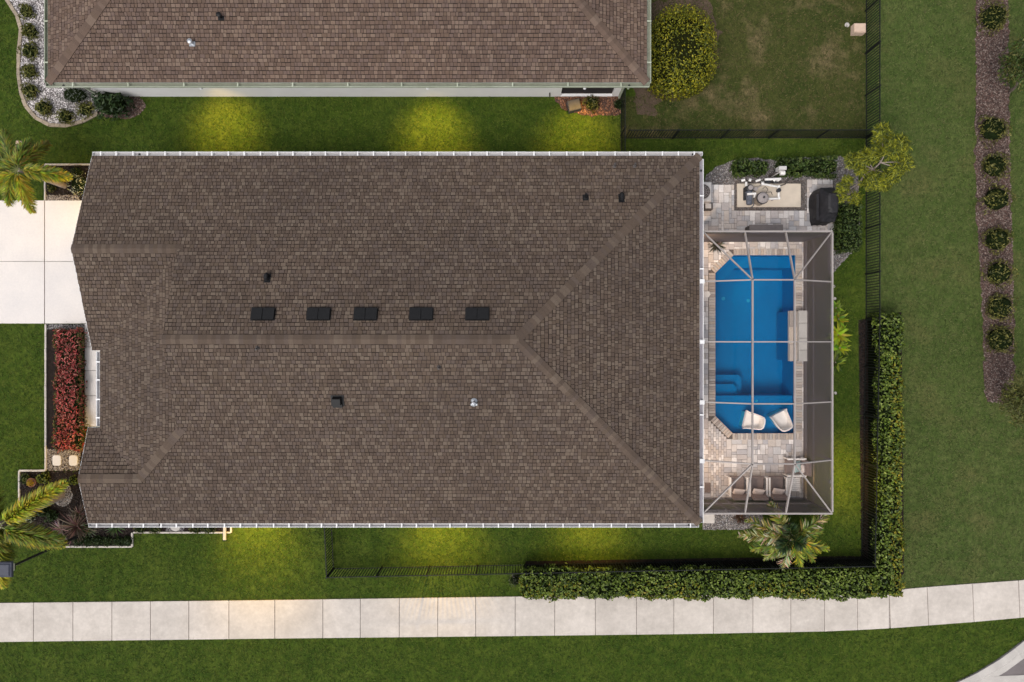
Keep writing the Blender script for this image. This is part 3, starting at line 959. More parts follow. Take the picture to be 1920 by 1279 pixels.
# ------------------------------------------------------------------ warm floodlights under the eaves (their light pools show on the lawn)
def floodlight(parent, pos, aim, watts, size=95, blend=1.0, col=(1.0, 0.62, 0.10)):
    pos, aim = Vector(pos), Vector(aim)
    d = (aim - pos).normalized()
    q = MB()
    q.tube([pos - d * 0.16, pos - d * 0.14, pos - d * 0.02, pos], [0.035, 0.05, 0.06, 0.062], 12)
    q.box((pos.x - d.x * .16, pos.y - d.y * .16, pos.z + .07), (.1, .1, .1))
    fx = part('floodlight', q, 'white', parent)
    ld = bpy.data.lights.new('flood_beam', 'SPOT')
    ld.energy = watts
    ld.color = col
    ld.spot_size = R(size)
    ld.spot_blend = blend
    ld.shadow_soft_size = 0.06
    lo = bpy.data.objects.new('flood_beam', ld)
    COL.objects.link(lo)
    lo.parent = fx
    lo.matrix_basis = Matrix.Translation(pos + d * 0.02) @ d.to_track_quat('-Z', 'Y').to_matrix().to_4x4()
for px, py, w in ((425, 224, 760), (815, 236, 900), (1085, 246, 700)):
    a = g(px, py)
    floodlight(nh, (a.x, 9.66, 2.45), (a.x, a.y - .45, 0), w, 86)
for px, py, w in ((490, 1036, 1100), (830, 1024, 1050), (1105, 1002, 700)):
    a = g(px, py)
    floodlight(house, (a.x, -6.75, 2.5), (a.x, a.y + .1, 0), w, 88)
a = g(60, 845)
floodlight(house, (-15.65, -4.9, 2.45), (a.x - .6, a.y + .4, 0), 380, 90)
a = g(70, 368)
floodlight(house, (-15.45, 5.9, 2.45), (a.x, a.y + .2, 0), 320, 90)
# lamp on the far post line lights the strip of lawn beside the palm (fixed to the enclosure further down)
# lanai wall lamps
floodlight(house, (6.7, 3.6, 2.4), (9.5, 4.0, 0), 280, 115, 1.0, (1.0, 0.72, 0.48))
floodlight(house, (6.7, -5.0, 2.4), (9.6, -5.0, 0), 260, 125, 1.0, (1.0, 0.74, 0.52))

# ------------------------------------------------------------------ beds, gravel, mulch
def stones(name, poly, dens, size, cols, label, cat, z=0.02, avoid=()):
    n = int(area(poly) * dens)
    p = scatter_in(poly, n)
    for av in avoid:
        p = p[~inside(p, av)]
    n = len(p)
    s_ = rng.uniform(size[0], size[1], (n, 1))
    base = np.array([(1, 0, 0), (0, 1, 0), (-1, 0, 0), (0, -1, 0), (0, 0, .7), (0, 0, -.7)])
    ang = rng.uniform(0, 6.28, n)
    ca, sa = np.cos(ang), np.sin(ang)
    V = np.zeros((n, 6, 3))
    asp = rng.uniform(0.55, 1.0, n)
    for i, b in enumerate(base):
        bx, by = b[0] * s_[:, 0], b[1] * s_[:, 0] * asp
        V[:, i, 0] = p[:, 0] + bx * ca - by * sa + rng.normal(0, .1, n) * s_[:, 0]
        V[:, i, 1] = p[:, 1] + bx * sa + by * ca + rng.normal(0, .1, n) * s_[:, 0]
        V[:, i, 2] = z + b[2] * s_[:, 0] + rng.normal(0, .15, n) * s_[:, 0]
    fb = np.array([(0, 1, 4), (1, 2, 4), (2, 3, 4), (3, 0, 4), (1, 0, 5), (2, 1, 5), (3, 2, 5), (0, 3, 5)])
    F = (np.arange(n)[:, None, None] * 6 + fb[None]).reshape(-1, 3)
    cc = np.array(cols)[rng.integers(0, len(cols), n)] * rng.uniform(.8, 1.2, (n, 1))
    C = np.repeat(cc, 8, 0)
    o = link(name, np_mesh(name, V.reshape(-1, 3), F, C, M['stone']))
    return tag(o, label, cat, None, 'stuff')

def bed(name, poly, m, label, z=0.012):
    return struct(name, MB().poly([(x, y, z) for x, y in poly]), m, label, 'planting bed')

WHITE_ST = [(0.74, 0.70, 0.70), (0.62, 0.58, 0.58), (0.80, 0.76, 0.76), (0.48, 0.45, 0.45), (0.30, 0.27, 0.27)]
GREY_ST = [(0.24, 0.225, 0.225), (0.33, 0.31, 0.31), (0.18, 0.165, 0.17), (0.42, 0.40, 0.39), (0.13, 0.12, 0.12)]
TAN_ST = [(0.30, 0.25, 0.22), (0.42, 0.37, 0.33), (0.22, 0.18, 0.16), (0.5, 0.45, 0.41), (0.16, 0.13, 0.12)]
BROWN_CH = [(0.145, 0.100, 0.084), (0.095, 0.066, 0.058), (0.19, 0.138, 0.12), (0.068, 0.047, 0.042), (0.25, 0.195, 0.17)]
DARK_CH = [(0.035, 0.026, 0.022), (0.022, 0.016, 0.015), (0.055, 0.04, 0.034), (0.015, 0.012, 0.011)]
RED_CH = [(0.22, 0.10, 0.06), (0.15, 0.075, 0.05), (0.30, 0.15, 0.09), (0.1, 0.055, 0.04)]

bed('kidney_bed', KIDNEY, 'bedding', 'curved white gravel bed at the corner of the neighbouring house')
stones('white_gravel', KIDNEY, 620, (0.022, 0.05), WHITE_ST, 'white gravel in the curved bed by the neighbouring house', 'gravel')
bed('mulch_patch', MULCHSPOT, 'brown_mulch', 'brown mulch patch under the dark green bush')
stones('mulch_chips', MULCHSPOT, 500, (0.02, 0.05), BROWN_CH, 'brown mulch chips under the dark green bush', 'mulch')
bed('side_bed', NBED, 'brown_mulch', 'reddish mulch bed below the dark screened opening')
stones('red_mulch_chips', NBED, 600, (0.02, 0.06), RED_CH, 'reddish mulch chips below the dark screened opening', 'mulch')
bed('shrub_strip', STRIP, 'brown_mulch', 'long straight brown mulch strip with a row of shrubs')
stones('strip_mulch_chips', STRIP, 520, (0.02, 0.055), BROWN_CH, 'brown mulch chips of the long strip', 'mulch')
bed('garden_bed', TOPBED, 'mulch', 'small dark mulch bed above the driveway')
stones('garden_mulch_chips', TOPBED, 300, (0.02, 0.05), DARK_CH, 'dark mulch chips in the bed above the driveway', 'mulch')
stones('driveway_gravel', G((88, 366), (150, 366), (150, 376), (88, 376)), 1500, (0.018, 0.035), TAN_ST, 'thin line of tan gravel along the driveway edge', 'gravel', 0.03)
bed('hedge_bed', REDBED, 'mulch', 'long dark mulch bed under the red hedge')
gb = [G((88, 608), (160, 608), (160, 618), (88, 618)), G((150, 618), (160, 618), (158, 840), (150, 840)), G((88, 842), (152, 842), (150, 882), (88, 882))]
stones('grey_gravel', gb[0], 1600, (0.016, 0.032), GREY_ST, 'grey gravel between driveway and red hedge', 'gravel', 0.03)
stones('border_gravel', gb[1], 1600, (0.016, 0.032), GREY_ST, 'grey gravel border right of the red hedge', 'gravel', 0.03)
stones('pad_gravel', gb[2], 1500, (0.016, 0.034), TAN_ST, 'tan gravel around the two stepping pads', 'gravel', 0.03)
bed('palm_bed', LOWBED, 'mulch', 'dark mulch bed around the lower left palm')
stones('palm_mulch_chips', LOWBED, 260, (0.02, 0.05), DARK_CH, 'dark mulch chips around the lower left palm', 'mulch')
ccx, ccy = g2(118, 927)
CIRC = [(ccx + .42 * math.cos(i * .4), ccy + .5 * math.sin(i * .4)) for i in range(16)]
stones('palm_gravel', CIRC, 1500, (0.018, 0.034), TAN_ST + GREY_ST, 'round grey gravel patch at the foot of the lower left palm', 'gravel', 0.035)
bed('narrow_bed', NARROW, 'mulch', 'narrow dark mulch bed along the lower eave')
stones('narrow_mulch_chips', NARROW, 260, (0.02, 0.05), DARK_CH, 'dark mulch chips in the narrow bed along the lower eave', 'mulch')
stones('step_gravel', G((312, 975), (346, 975), (346, 997), (312, 997)), 1500, (0.018, 0.034), GREY_ST, 'grey gravel around the stepping stone under the lower eave', 'gravel', 0.03)
bed('rear_bed', REARBED, 'bedding', 'grey gravel bed behind the pool equipment')
PADB = G((1376, 338), (1510, 338), (1510, 395), (1376, 395))
DECKB = [G((1320, 347), (1376, 347), (1376, 434), (1320, 434)), G((1376, 395), (1570, 395), (1570, 434), (1376, 434)), G((1511, 338), (1560, 338), (1560, 395), (1511, 395))]
stones('rear_gravel', REARBED, 700, (0.02, 0.045), GREY_ST + [(0.2, .16, .14)], 'grey gravel between the clipped hedges and the paved yard', 'gravel', 0.02, avoid=DECKB + [PADB])
stones('pad_border_gravel', PADB, 900, (0.018, 0.04), [(0.17, 0.14, 0.13), (0.11, 0.09, 0.085), (0.24, 0.2, 0.18)], 'brown gravel border round the beige equipment pad', 'gravel', 0.02)
bed('south_bed', SOUTHGRAVEL, 'bedding', 'gravel bed below the screened pool enclosure')
stones('south_gravel', SOUTHGRAVEL, 1100, (0.02, 0.042), GREY_ST + TAN_ST, 'mixed gravel below the screened pool enclosure', 'gravel')
bed('hedge_strip', HEDGEBED, 'mulch', 'black mulch strip under the long corner hedge', 0.010)
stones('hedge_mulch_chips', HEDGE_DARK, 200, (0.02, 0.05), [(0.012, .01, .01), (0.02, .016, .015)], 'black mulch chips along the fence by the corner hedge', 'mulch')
bed('bush_soil', ragged(G((1196, 0), (1330, 0), (1345, 60), (1340, 130), (1318, 160), (1290, 182), (1250, 190), (1225, 215), (1200, 212), (1185, 190), (1185, 160), (1196, 100)), .13, .2), 'soil', 'bare brown soil round the big clipped bush')

# edging
def edging(name, pts, label, w, L, m='edging', z=0.08):
    t_ = thing(name, label, 'edging', (*pts[0], 0))
    pts = [Vector(p) for p in pts]
    rr = random.Random(len(pts))
    for a, b in zip(pts[:-1], pts[1:]):
        d = b - a
        n = max(1, round(d.length / L))
        for i in range(n):
            c = a + d * ((i + .5) / n)
            q = MB().slab((c.x, c.y, z / 2), (d.length / n * 0.985, w * rr.uniform(.92, 1.08), z * rr.uniform(.9, 1.1)), 0.012, math.atan2(d.y, d.x) + rr.uniform(-.02, .02))
            part('edging_block', q, m, t_)
    return t_
edging('garden_edging', G(*KIDNEY_E), 'curved tan block edging of the white gravel bed', 0.15, 0.26, 'tan_edging')
edging('garden_edging', G((86, 376), (86, 309), (178, 309)), 'straight white edging of the bed above the driveway', 0.07, 0.5, 'concrete')
edging('garden_edging', G((87, 608), (87, 882), (37.5, 882), (37.5, 985)), 'stepped white edging left of the red hedge', 0.075, 0.5, 'concrete')
edging('garden_edging', G((112, 1024.5), (249, 1024.5), (249, 998)), 'white edging below the lower left palm bed', 0.075, 0.5, 'concrete')
edging('garden_edging', G((251, 998), (434, 998), (434, 962)), 'white edging of the narrow bed along the lower eave', 0.07, 0.5, 'concrete')

# stepping pads
def pad(px, py, sx, sy, label, z=0.07, m='drive', rr=0.1):
    c = g(px, py)
    pts = []
    for (kx, ky, a0) in ((1, 1, 0), (-1, 1, 90), (-1, -1, 180), (1, -1, 270)):
        for j in range(4):
            a = R(a0 + j * 30)
            pts.append((c.x + kx * (sx / 2 - rr) + rr * math.cos(a), c.y + ky * (sy / 2 - rr) + rr * math.sin(a)))
    ins = [(c.x + (p[0] - c.x) * .96, c.y + (p[1] - c.y) * .96) for p in pts]
    q = MB().prism(pts, 0.0, z - .012).prism(ins, z - .012, z)
    return tag(part('stepping_pad', q, m), label, 'paver')
pad(108, 863, .36, .44, 'white rounded stepping pad in tan gravel, nearer the lawn edging')
pad(139, 863, .36, .44, 'white rounded stepping pad in tan gravel, half under the roof rake')
pad(330, 984, .42, .5, 'pale round stepping stone under the lower eave', m='kerb', rr=.18)
pad(1328, 972, .5, .38, 'white square slab at the lower corner of the pool enclosure', rr=.02, m='concrete')

# ------------------------------------------------------------------ paved pool deck and pool
deck_mb = MB()
for (x0, x1, y0, y1) in ((6.5, px0, -6.58, 4.25), (px1, 12.22, -6.58, 4.25), (px0, px1, py1, 4.25), (px0, px1, -6.58, py0)):
    deck_mb.poly([(x0, y0, 0.014), (x1, y0, 0.014), (x1, y1, 0.014), (x0, y1, 0.014)])
for tri in (G((1340, 512), (1340, 478), (1375, 478)), G((1340, 780), (1373, 813), (1340, 813))):
    deck_mb.poly([(x, y, 0.014) for x, y in tri])
for i, d in enumerate(DECKB):
    deck_mb.poly([(x, y, 0.016 + i * .002) for x, y in d][::-1])
deck = struct('pool_deck', deck_mb, 'joint', 'mixed grey and tan paver deck around the pool', 'paving')
cell = 0.108
def expand(poly, d):
    c = np.mean(np.array(poly), 0)
    n = len(poly)
    out = []
    for i in range(n):
        p0, p1, p2 = Vector(poly[i - 1]), Vector(poly[i]), Vector(poly[(i + 1) % n])
        e1 = (p1 - p0).normalized(); e2 = (p2 - p1).normalized()
        n1 = Vector((e1.y, -e1.x)); n2 = Vector((e2.y, -e2.x))
        if n1.dot(p1 - Vector(c)) < 0: n1 = -n1
        if n2.dot(p1 - Vector(c)) < 0: n2 = -n2
        b = (n1 + n2)
        out.append(tuple(p1 + b * (d / (1 + n1.dot(n2)))))
    return out
COP = expand(POOL, 0.27)
gx0, gy0 = 6.55, -6.56
nx, ny = int((13.6 - gx0) / cell), int((6.75 - gy0) / cell)
cxs = np.array([(gx0 + (i + .5) * cell, gy0 + (j + .5) * cell) for i in range(nx) for j in range(ny)])
ok = inside(cxs, DECKBASE)
for d in DECKB:
    ok |= inside(cxs, d)
ok &= ~inside(cxs, COP)
ok = ok.reshape(nx, ny)
rr = random.Random(3)
shapes = [(3, 2), (2, 3), (2, 2), (2, 2), (2, 1), (1, 2), (4, 2), (2, 4), (3, 3)]
PVM = {}
def paver_mb(a, b, ci):
    return MB().slab((0, 0, .0), (a * cell - .010, b * cell - .010, .05), .007, col=PAVC[ci])
def paver_mesh(a, b, ci):
    if (a, b, ci) not in PVM:
        PVM[(a, b, ci)] = paver_mb(a, b, ci).mesh('paver', M['paver'])
    return PVM[(a, b, ci)]
laid = []
for j in range(ny - 1, -1, -1):
    for i in range(nx):
        if not ok[i, j]:
            continue
        sh = shapes[:]
        rr.shuffle(sh)
        for (a, b) in sh + [(1, 1)]:
            if i + a <= nx and j - b + 1 >= 0 and ok[i:i + a, j - b + 1:j + 1].all():
                ok[i:i + a, j - b + 1:j + 1] = False
                laid.append((a, b, gx0 + (i + a / 2) * cell, gy0 + (j + 1 - b / 2) * cell, rr.randrange(len(PAVC)), rr.uniform(-.002, .002)))
                break
laid.sort(key=lambda t_: -t_[0] * t_[1] - (t_[2] > 7.9) * 3)
rest = MB()
for k, (a, b, x, y, ci, dz) in enumerate(laid):
    if k < 300:
        link('paver', paver_mesh(a, b, ci), deck, Matrix.Translation((x, y, 0.022 + dz)))
    else:
        rest.slab((x, y, .022 + dz), (a * cell - .010, b * cell - .010, .05), .007, col=PAVC[ci])
part('paver_field', rest, 'paver', deck)['kind'] = 'stuff'

pool = thing('swimming_pool', 'deep blue swimming pool with cut corners inside the screen enclosure', 'swimming pool', (*g2(1415, 645), 0))
WZ = -0.07
bs = MB()
n = len(POOL)
for i in range(n):
    a, b = POOL[i], POOL[(i + 1) % n]
    bs.poly([(*a, -1.5), (*b, -1.5), (*b, -0.15), (*a, -0.15)])
bs.poly([(x, y, -1.5) for x, y in POOL[::-1]])
part('basin', bs, 'plaster', pool)
tl = MB()
for i in range(n):
    a, b = POOL[i], POOL[(i + 1) % n]
    tl.poly([(*a, -0.15), (*b, -0.15), (*b, 0.03), (*a, 0.03)])
part('waterline_tile', tl, 'tile', pool)
part('sun_shelf', MB().prism(G((1340.3, 743), (1491.7, 743), (1491.7, 812.7), (1373, 812.7), (1340.3, 780)), -1.49, -0.36), 'plaster', pool)
part('step', MB().prism(G((1340.3, 705), (1398, 705), (1404, 712), (1404, 742.8), (1340.3, 742.8)), -1.49, -0.95), 'plaster', pool)
part('step', MB().prism(G((1340.3, 722), (1385, 722), (1390, 728), (1390, 742.8), (1340.3, 742.8)), -0.949, -0.66), 'plaster', pool)
part('bench', MB().prism(G((1375, 478.3), (1491.7, 478.3), (1491.7, 500), (1385, 500), (1356, 528), (1340.3, 528), (1340.3, 512)), -1.49, -0.55), 'plaster', pool)
part('water', MB().poly([(x, y, WZ) for x, y in POOL[::-1]]), 'water', pool)
for (px, py) in ((1376, 556), (1425, 560)):
    c = g2(px, py)
    part('drain_cover', MB().lathe((*c, -1.5), [(.08, 0), (.08, .02), (.02, .03)], 14), 'tile', pool)
c = g2(1424, 753)
part('return_fitting', MB().lathe((*c, -.36), [(.05, 0), (.04, .03)], 10), 'resin', pool)
cb_m = {}
def coping(a, b):
    a, b = Vector(a), Vector(b)
    d = b - a
    n_ = round(d.length / 0.112)
    nrm = Vector((d.y, -d.x)).normalized()
    if nrm.dot((a + b) / 2 - Vector(g2(1415, 645))) < 0:
        nrm = -nrm
    w = d.length / n_
    if round(w, 3) not in cb_m:
        cb_m[round(w, 3)] = MB().slab((0, 0, 0), (w - .008, .27, .07), .012).mesh('coping_brick', M['coping'])
    for i in range(n_):
        c = a + d * ((i + .5) / n_) + nrm * .118
        link('coping_brick', cb_m[round(w, 3)], pool, Matrix.Translation((c.x, c.y, .028)) @ Matrix.Rotation(math.atan2(d.y, d.x), 4, 'Z') if False else Matrix.Translation(Vector((c.x, c.y, .028))) @ Matrix.Rotation(math.atan2(d.y, d.x), 4, 'Z'))
XC = Vector((0.24, 0))
for i in range(n):
    pa, pb = Vector(POOL[i]), Vector(POOL[(i + 1) % n])
    coping(pa + (XC if i == 2 else XC * 0), pb + (XC if i == 0 else XC * 0))
# raised spillway on the right-hand side of the pool
sp = thing('spillway_wall', 'raised stone spillway wall on the right edge of the pool', 'wall', (*g2(1490, 630), 0))
def gbox(mb_, x0, x1, y0, y1, z0, z1, bev=.012):
    a, b = g2(x0, y1), g2(x1, y0)
    mb_.slab(((a[0] + b[0]) / 2, (a[1] + b[1]) / 2, (z0 + z1) / 2), (b[0] - a[0], b[1] - a[1], z1 - z0), bev)
q = MB(); gbox(q, 1478.5, 1491, 583, 677, -.1, .11, .001); part('lower_wall', q, 'kerb', sp)
q = MB(); gbox(q, 1480, 1491, 584, 676, -1.45, -.1, .001); part('foot', q, 'plaster', sp)
q = MB(); gbox(q, 1491.5, 1507, 584, 676, 0, .36, .001); part('upper_wall', q, 'kerb', sp)
for (y0, y1, k) in ((583, 613, 0), (613.5, 645, -1), (645.5, 677, 0)):
    q = MB(); gbox(q, 1478 + k, 1491.5, y0, y1, .11, .17); part('capstone', q, 'coping', sp)
for (y0, y1) in ((583, 606), (606.5, 634), (634.5, 656), (656.5, 677)):
    q = MB(); gbox(q, 1490.5, 1508, y0, y1, .36, .43); part('capstone', q, 'kerb', sp)
c = g(1326, 552)
q = MB().lathe((c.x, c.y, .03), [(.13, 0), (.13, .03), (.10, .034), (.02, .03)], 18)
tag(part('skimmer_lid', q, 'resin'), 'round white skimmer lid in the deck left of the pool', 'lid')
c = g(1326, 914)
q = MB().slab((c.x, c.y, .055), (.24, .42, .03), .01)
tag(part('door_mat', q, 'taupe'), 'small dark brown door mat on the deck by the house wall', 'mat')

# ------------------------------------------------------------------ screened pool enclosure
cage = thing('screen_enclosure', 'aluminium framed screen enclosure over the pool', 'enclosure', (9.7, -1.2, 0))
cx1, cx2, cy1, cy2 = 8.85, 10.40, 2.25, -4.52
rxL, rxR, ryT, ryB = 7.24, 12.16, 4.16, -6.55
ZR, ZT = 2.65, 3.5
ybs = [2.25, -.03, -2.31, -4.52]
def cbeam(a, b, w=.06, h=.10):
    part('beam', MB().beam(a, b, w, h), 'cage', cage)
cbeam((rxL, ryT, ZR), (rxR, ryT, ZR)); cbeam((rxR, ryT - .06, ZR), (rxR, ryB + .06, ZR)); cbeam((rxL, ryB, ZR), (rxR, ryB, ZR)); cbeam((rxL, ryT - .06, ZR + .02), (rxL, ryB + .06, ZR + .02), .05, .09)
cbeam((cx1, cy1, ZT), (cx1, cy2, ZT), .048, .1); cbeam((cx2, cy1, ZT), (cx2, cy2, ZT), .048, .1)
for y in ybs:
    cbeam((rxL, y, ZR + .1), (cx1 - .03, y, ZT), .045, .1)
    cbeam((cx1 + .03, y, ZT), (cx2 - .03, y, ZT), .045, .1)
    cbeam((cx2 + .03, y, ZT), (rxR - .04, y, ZR), .045, .1)
    part('bracket', MB().box((rxL - .09, y, ZR + .2), (.2, .16, .1)), 'white', cage)
for (x, xo) in ((cx1, cx1 - .02), (cx2, cx2 + .02)):
    cbeam((x, cy1 + .03, ZT), (x, ryT - .04, ZR), .045, .1)
    cbeam((x, cy2 - .03, ZT), (x, ryB + .04, ZR), .045, .1)
for (a, b) in (((cx1, cy1), (rxL + .05, ryT - .05)), ((cx2, cy1), (rxR - .05, ryT - .05)), ((cx1, cy2), (rxL + .05, ryB + .05)), ((cx2, cy2), (rxR - .05, ryB + .05))):
    d = (Vector(b) - Vector(a)).normalized() * .05
    cbeam((a[0] + d.x, a[1] + d.y, ZT), (b[0], b[1], ZR + .01), .042, .09)
posts = [(rxR, y) for y in [ryT] + ybs + [ryB]] + [(x, ryT) for x in (rxL + .05, cx1, cx2)] + [(x, ryB) for x in (rxL + .05, cx1, cx2)]
for (x, y) in posts:
    part('post', MB().beam((x, y, .02), (x, y, ZR - .06), .06, .06), 'cage', cage)
for zz in (.06, .95):
    cbeam((rxR, ryT - .04, zz), (rxR, ryB + .04, zz), .05, .05)
    cbeam((rxL, ryT, zz), (rxR - .04, ryT, zz), .05, .05)
    cbeam((rxL, ryB, zz), (rxR - .04, ryB, zz), .05, .05)
def scr(pts, m):
    part('screen_panel', MB().poly(pts), m, cage)
yy = [ryT] + ybs + [ryB]
for a, b in zip(yy[:-1], yy[1:]):
    scr([(rxR - .04, a, .03), (rxR - .04, b, .03), (rxR - .04, b, ZR - .05), (rxR - .04, a, ZR - .05)], 'screen_wall')
xx = [rxL, cx1, cx2, rxR]
for a, b in zip(xx[:-1], xx[1:]):
    for y in (ryT - .04, ryB + .04):
        scr([(a, y, .03), (b, y, .03), (b, y, ZR - .05), (a, y, ZR - .05)], 'screen_wall')
for a, b in zip(ybs[:-1], ybs[1:]):
    scr([(rxL, a, ZR + .1), (cx1, a, ZT), (cx1, b, ZT), (rxL, b, ZR + .1)], 'screen_top')
    scr([(cx1, a, ZT), (cx2, a, ZT), (cx2, b, ZT), (cx1, b, ZT)], 'screen_top')
    scr([(cx2, a, ZT), (rxR, a, ZR), (rxR, b, ZR), (cx2, b, ZT)], 'screen_top')
for (y0, y1) in ((cy1, ryT), (cy2, ryB)):
    scr([(cx1, y0, ZT), (cx2, y0, ZT), (cx2, y1, ZR), (cx1, y1, ZR)], 'screen_top')
    scr([(cx1, y0, ZT), (cx1, y1, ZR), (rxL, y1, ZR)], 'screen_top')
    scr([(cx1, y0, ZT), (rxL, y1, ZR), (rxL, y0, ZR + .1)], 'screen_top')
    scr([(cx2, y0, ZT), (cx2, y1, ZR), (rxR, y1, ZR)], 'screen_top')
    scr([(cx2, y0, ZT), (rxR, y1, ZR), (rxR, y0, ZR)], 'screen_top')
floodlight(cage, (rxR + .1, -5.4, 2.35), (13.7, -5.6, 0), 600, 90)
dr = part('screen_door', MB().beam((7.5, ryB - .03, .05), (7.5, ryB - .03, 2.1), .05, .05).beam((8.4, ryB - .03, .05), (8.4, ryB - .03, 2.1), .05, .05).beam((7.53, ryB - .03, 2.08), (8.37, ryB - .03, 2.08), .05, .05), 'cage', cage)
part('door_handle', MB().box((8.3, ryB - .06, 1.0), (.03, .05, .14)), 'black', dr)

# ------------------------------------------------------------------ furniture
def tub_chair(label, px, py, ang):
    """moulded in-pool chair; faces +x before turning"""
    c = g(px, py, 0.15)
    t_ = thing('pool_chair', label, 'chair', (c.x, c.y, -.36), 'white moulded chairs on the pool shelf', ang)
    # plan outline from one front ear round the back to the other
    rim = [(.40, .40), (.30, .355), (.05, .33), (-.20, .295), (-.30, .26), (-.36, .18), (-.38, 0), (-.36, -.18), (-.30, -.26), (-.20, -.295), (.05, -.33), (.30, -.355), (.40, -.40)]
    hgt = [.60, .62, .66, .72, .78, .82, .83, .82, .78, .72, .66, .62, .60]
    q = MB()
    k = len(rim)
    inn = [(x * .90 + .015, y * .90) for x, y in rim]
    bot = [(x * .86 + .02, y * .86) for x, y in rim]
    for i in range(k - 1):
        a, b = rim[i], rim[i + 1]
        q.poly([(*a, hgt[i]), (*b, hgt[i + 1]), (*inn[i + 1], hgt[i + 1]), (*inn[i], hgt[i])][::-1])
        q.poly([(*bot[i], .30), (*bot[i + 1], .30), (*b, hgt[i + 1]), (*a, hgt[i])])
        q.poly([(*inn[i], hgt[i]), (*inn[i + 1], hgt[i + 1]), (bot[i + 1][0] * .93, bot[i + 1][1] * .93, .40), (bot[i][0] * .93, bot[i][1] * .93, .40)][::-1])
    for i in (0, k - 1):
        q.poly([(*rim[i], hgt[i]), (*inn[i], hgt[i]), (bot[i][0] * .93, bot[i][1] * .93, .40), (*bot[i], .30)])
    part('shell', q, 'resin', t_, True)
    s_ = MB()
    so = [(x * .94, y * .94) for x, y in bot]
    s_.poly([(x, y, .41 + .06 * x) for x, y in so])
    fr = [(x, y) for x, y in ((.335, .33), (.335, -.33))]
    s_.poly([(so[0][0], so[0][1], .41 + .06 * so[0][0]), (so[-1][0], so[-1][1], .41 + .06 * so[-1][0]), (.40, -.30, .0), (.40, .30, .0)])
    s_.poly([(x, y, .28) for x, y in so][::-1])
    part('seat', s_, 'resin', t_, True)
    b_ = MB().prism([(-.25, -.2), (.28, -.28), (.28, .28), (-.25, .2)], 0, .29)
    part('base', b_, 'resin', t_, True)
tub_chair('white moulded pool chair facing left, nearer the middle of the shelf', 1413, 790, R(168))
tub_chair('white moulded pool chair facing the upper left, in the corner of the shelf', 1466, 790, R(117))

def pillow_mesh(sx, sy, t_):
    q = MB()
    N = 8
    for side in (1, -1):
        for i in range(N):
            for j in range(N):
                pts = []
                for (a, b) in ((i, j), (i + 1, j), (i + 1, j + 1), (i, j + 1)):
                    u, v = a / N * 2 - 1, b / N * 2 - 1
                    hh = max(0, (1 - u ** 4) * (1 - v ** 4)) ** .5 * t_ / 2
                    k = 1 - .06 * (1 - abs(u)) * 0 - .05 * (1 - v * v) * abs(u)
                    k2 = 1 - .05 * (1 - u * u) * abs(v)
                    pts.append((u * sx / 2 * k, v * sy / 2 * k2, side * hh))
                q.poly(pts if side > 0 else pts[::-1])
    return q

def armchair(label, px, py, ang, pillows):
    """low patio chair; faces +y before turning"""
    c = g(px, py, 0.4)
    t_ = thing('patio_chair', label, 'chair', (c.x, c.y, .045), 'patio armchairs at the lower end of the deck', ang)
    for s_ in (-1, 1):
        q = MB().slab((s_ * .345, 0, .60), (.075, .78, .035), .01)
        ar = part('armrest', q, 'resin', t_, True)
        l_ = MB().beam((s_ * .345, .34, 0), (s_ * .345, .36, .585), .045, .045)
        part('leg', l_, 'resin', t_, True)
        l_ = MB().beam((s_ * .345, -.36, 0), (s_ * .345, -.34, .585), .045, .045)
        part('leg', l_, 'resin', t_, True)
    part('seat_frame', MB().box((0, .0, .26), (.65, .74, .05)), 'resin', t_, True)
    part('seat_cushion', MB().slab((0, .03, .36), (.58, .74, .14), .04), 'taupe', t_, True)
    bm = MB()
    bm.box(None, (.60, .10, .55), mtx=Matrix.Translation((0, -.36, .66)) @ Matrix.Rotation(R(14), 4, 'X'))
    part('backrest', bm, 'taupe', t_, True)
    for (m, x, y, z, tilt, rz, sx, sy) in pillows:
        o = part('pillow', pillow_mesh(sx, sy, .15), m, t_, True)
        o.matrix_basis = Matrix.Translation((x, y, z)) @ Matrix.Rotation(rz, 4, 'Z') @ Matrix.Rotation(R(tilt), 4, 'X')
pw = [('pillow', -.01, -.24, .56, 42, R(-6), .50, .48)]
armchair('patio armchair with cream pillow, nearest the house wall', 1382, 911, 0, pw)
armchair('patio armchair with cream pillow, middle of the row of three', 1418.5, 911, 0, [('pillow', -.01, -.24, .56, 42, R(-8), .50, .48)])
armchair('patio armchair with cream pillow, next to the white side table', 1455, 911, 0, [('pillow', .0, -.23, .56, 40, R(-9), .50, .48)])
armchair('patio armchair facing left with pale teal and cream pillows', 1490, 875, R(90), [('teal', .02, -.06, .50, 14, R(8), .46, .34), ('pillow', -.03, -.27, .60, 48, R(4), .40, .38)])
# side table
c = g(1487.5, 908, .45)
tb = thing('side_table', 'white slatted side table between the patio chairs', 'table', (c.x, c.y, .045))
for i in range(7):
    part('slat', MB().slab((0, -.24 + i * .08, .44), (.52, .072, .025), .005), 'resin', tb, True)
for sx in (-1, 1):
    for sy in (-1, 1):
        part('leg', MB().box((sx * .23, sy * .23, .21), (.045, .045, .42)), 'resin', tb, True)
part('apron', MB().box((0, .23, .395), (.41, .03, .05)).box((0, -.23, .395), (.41, .03, .05)), 'resin', tb, True)

# planter with dark foliage inside the cage corner is added with the plants

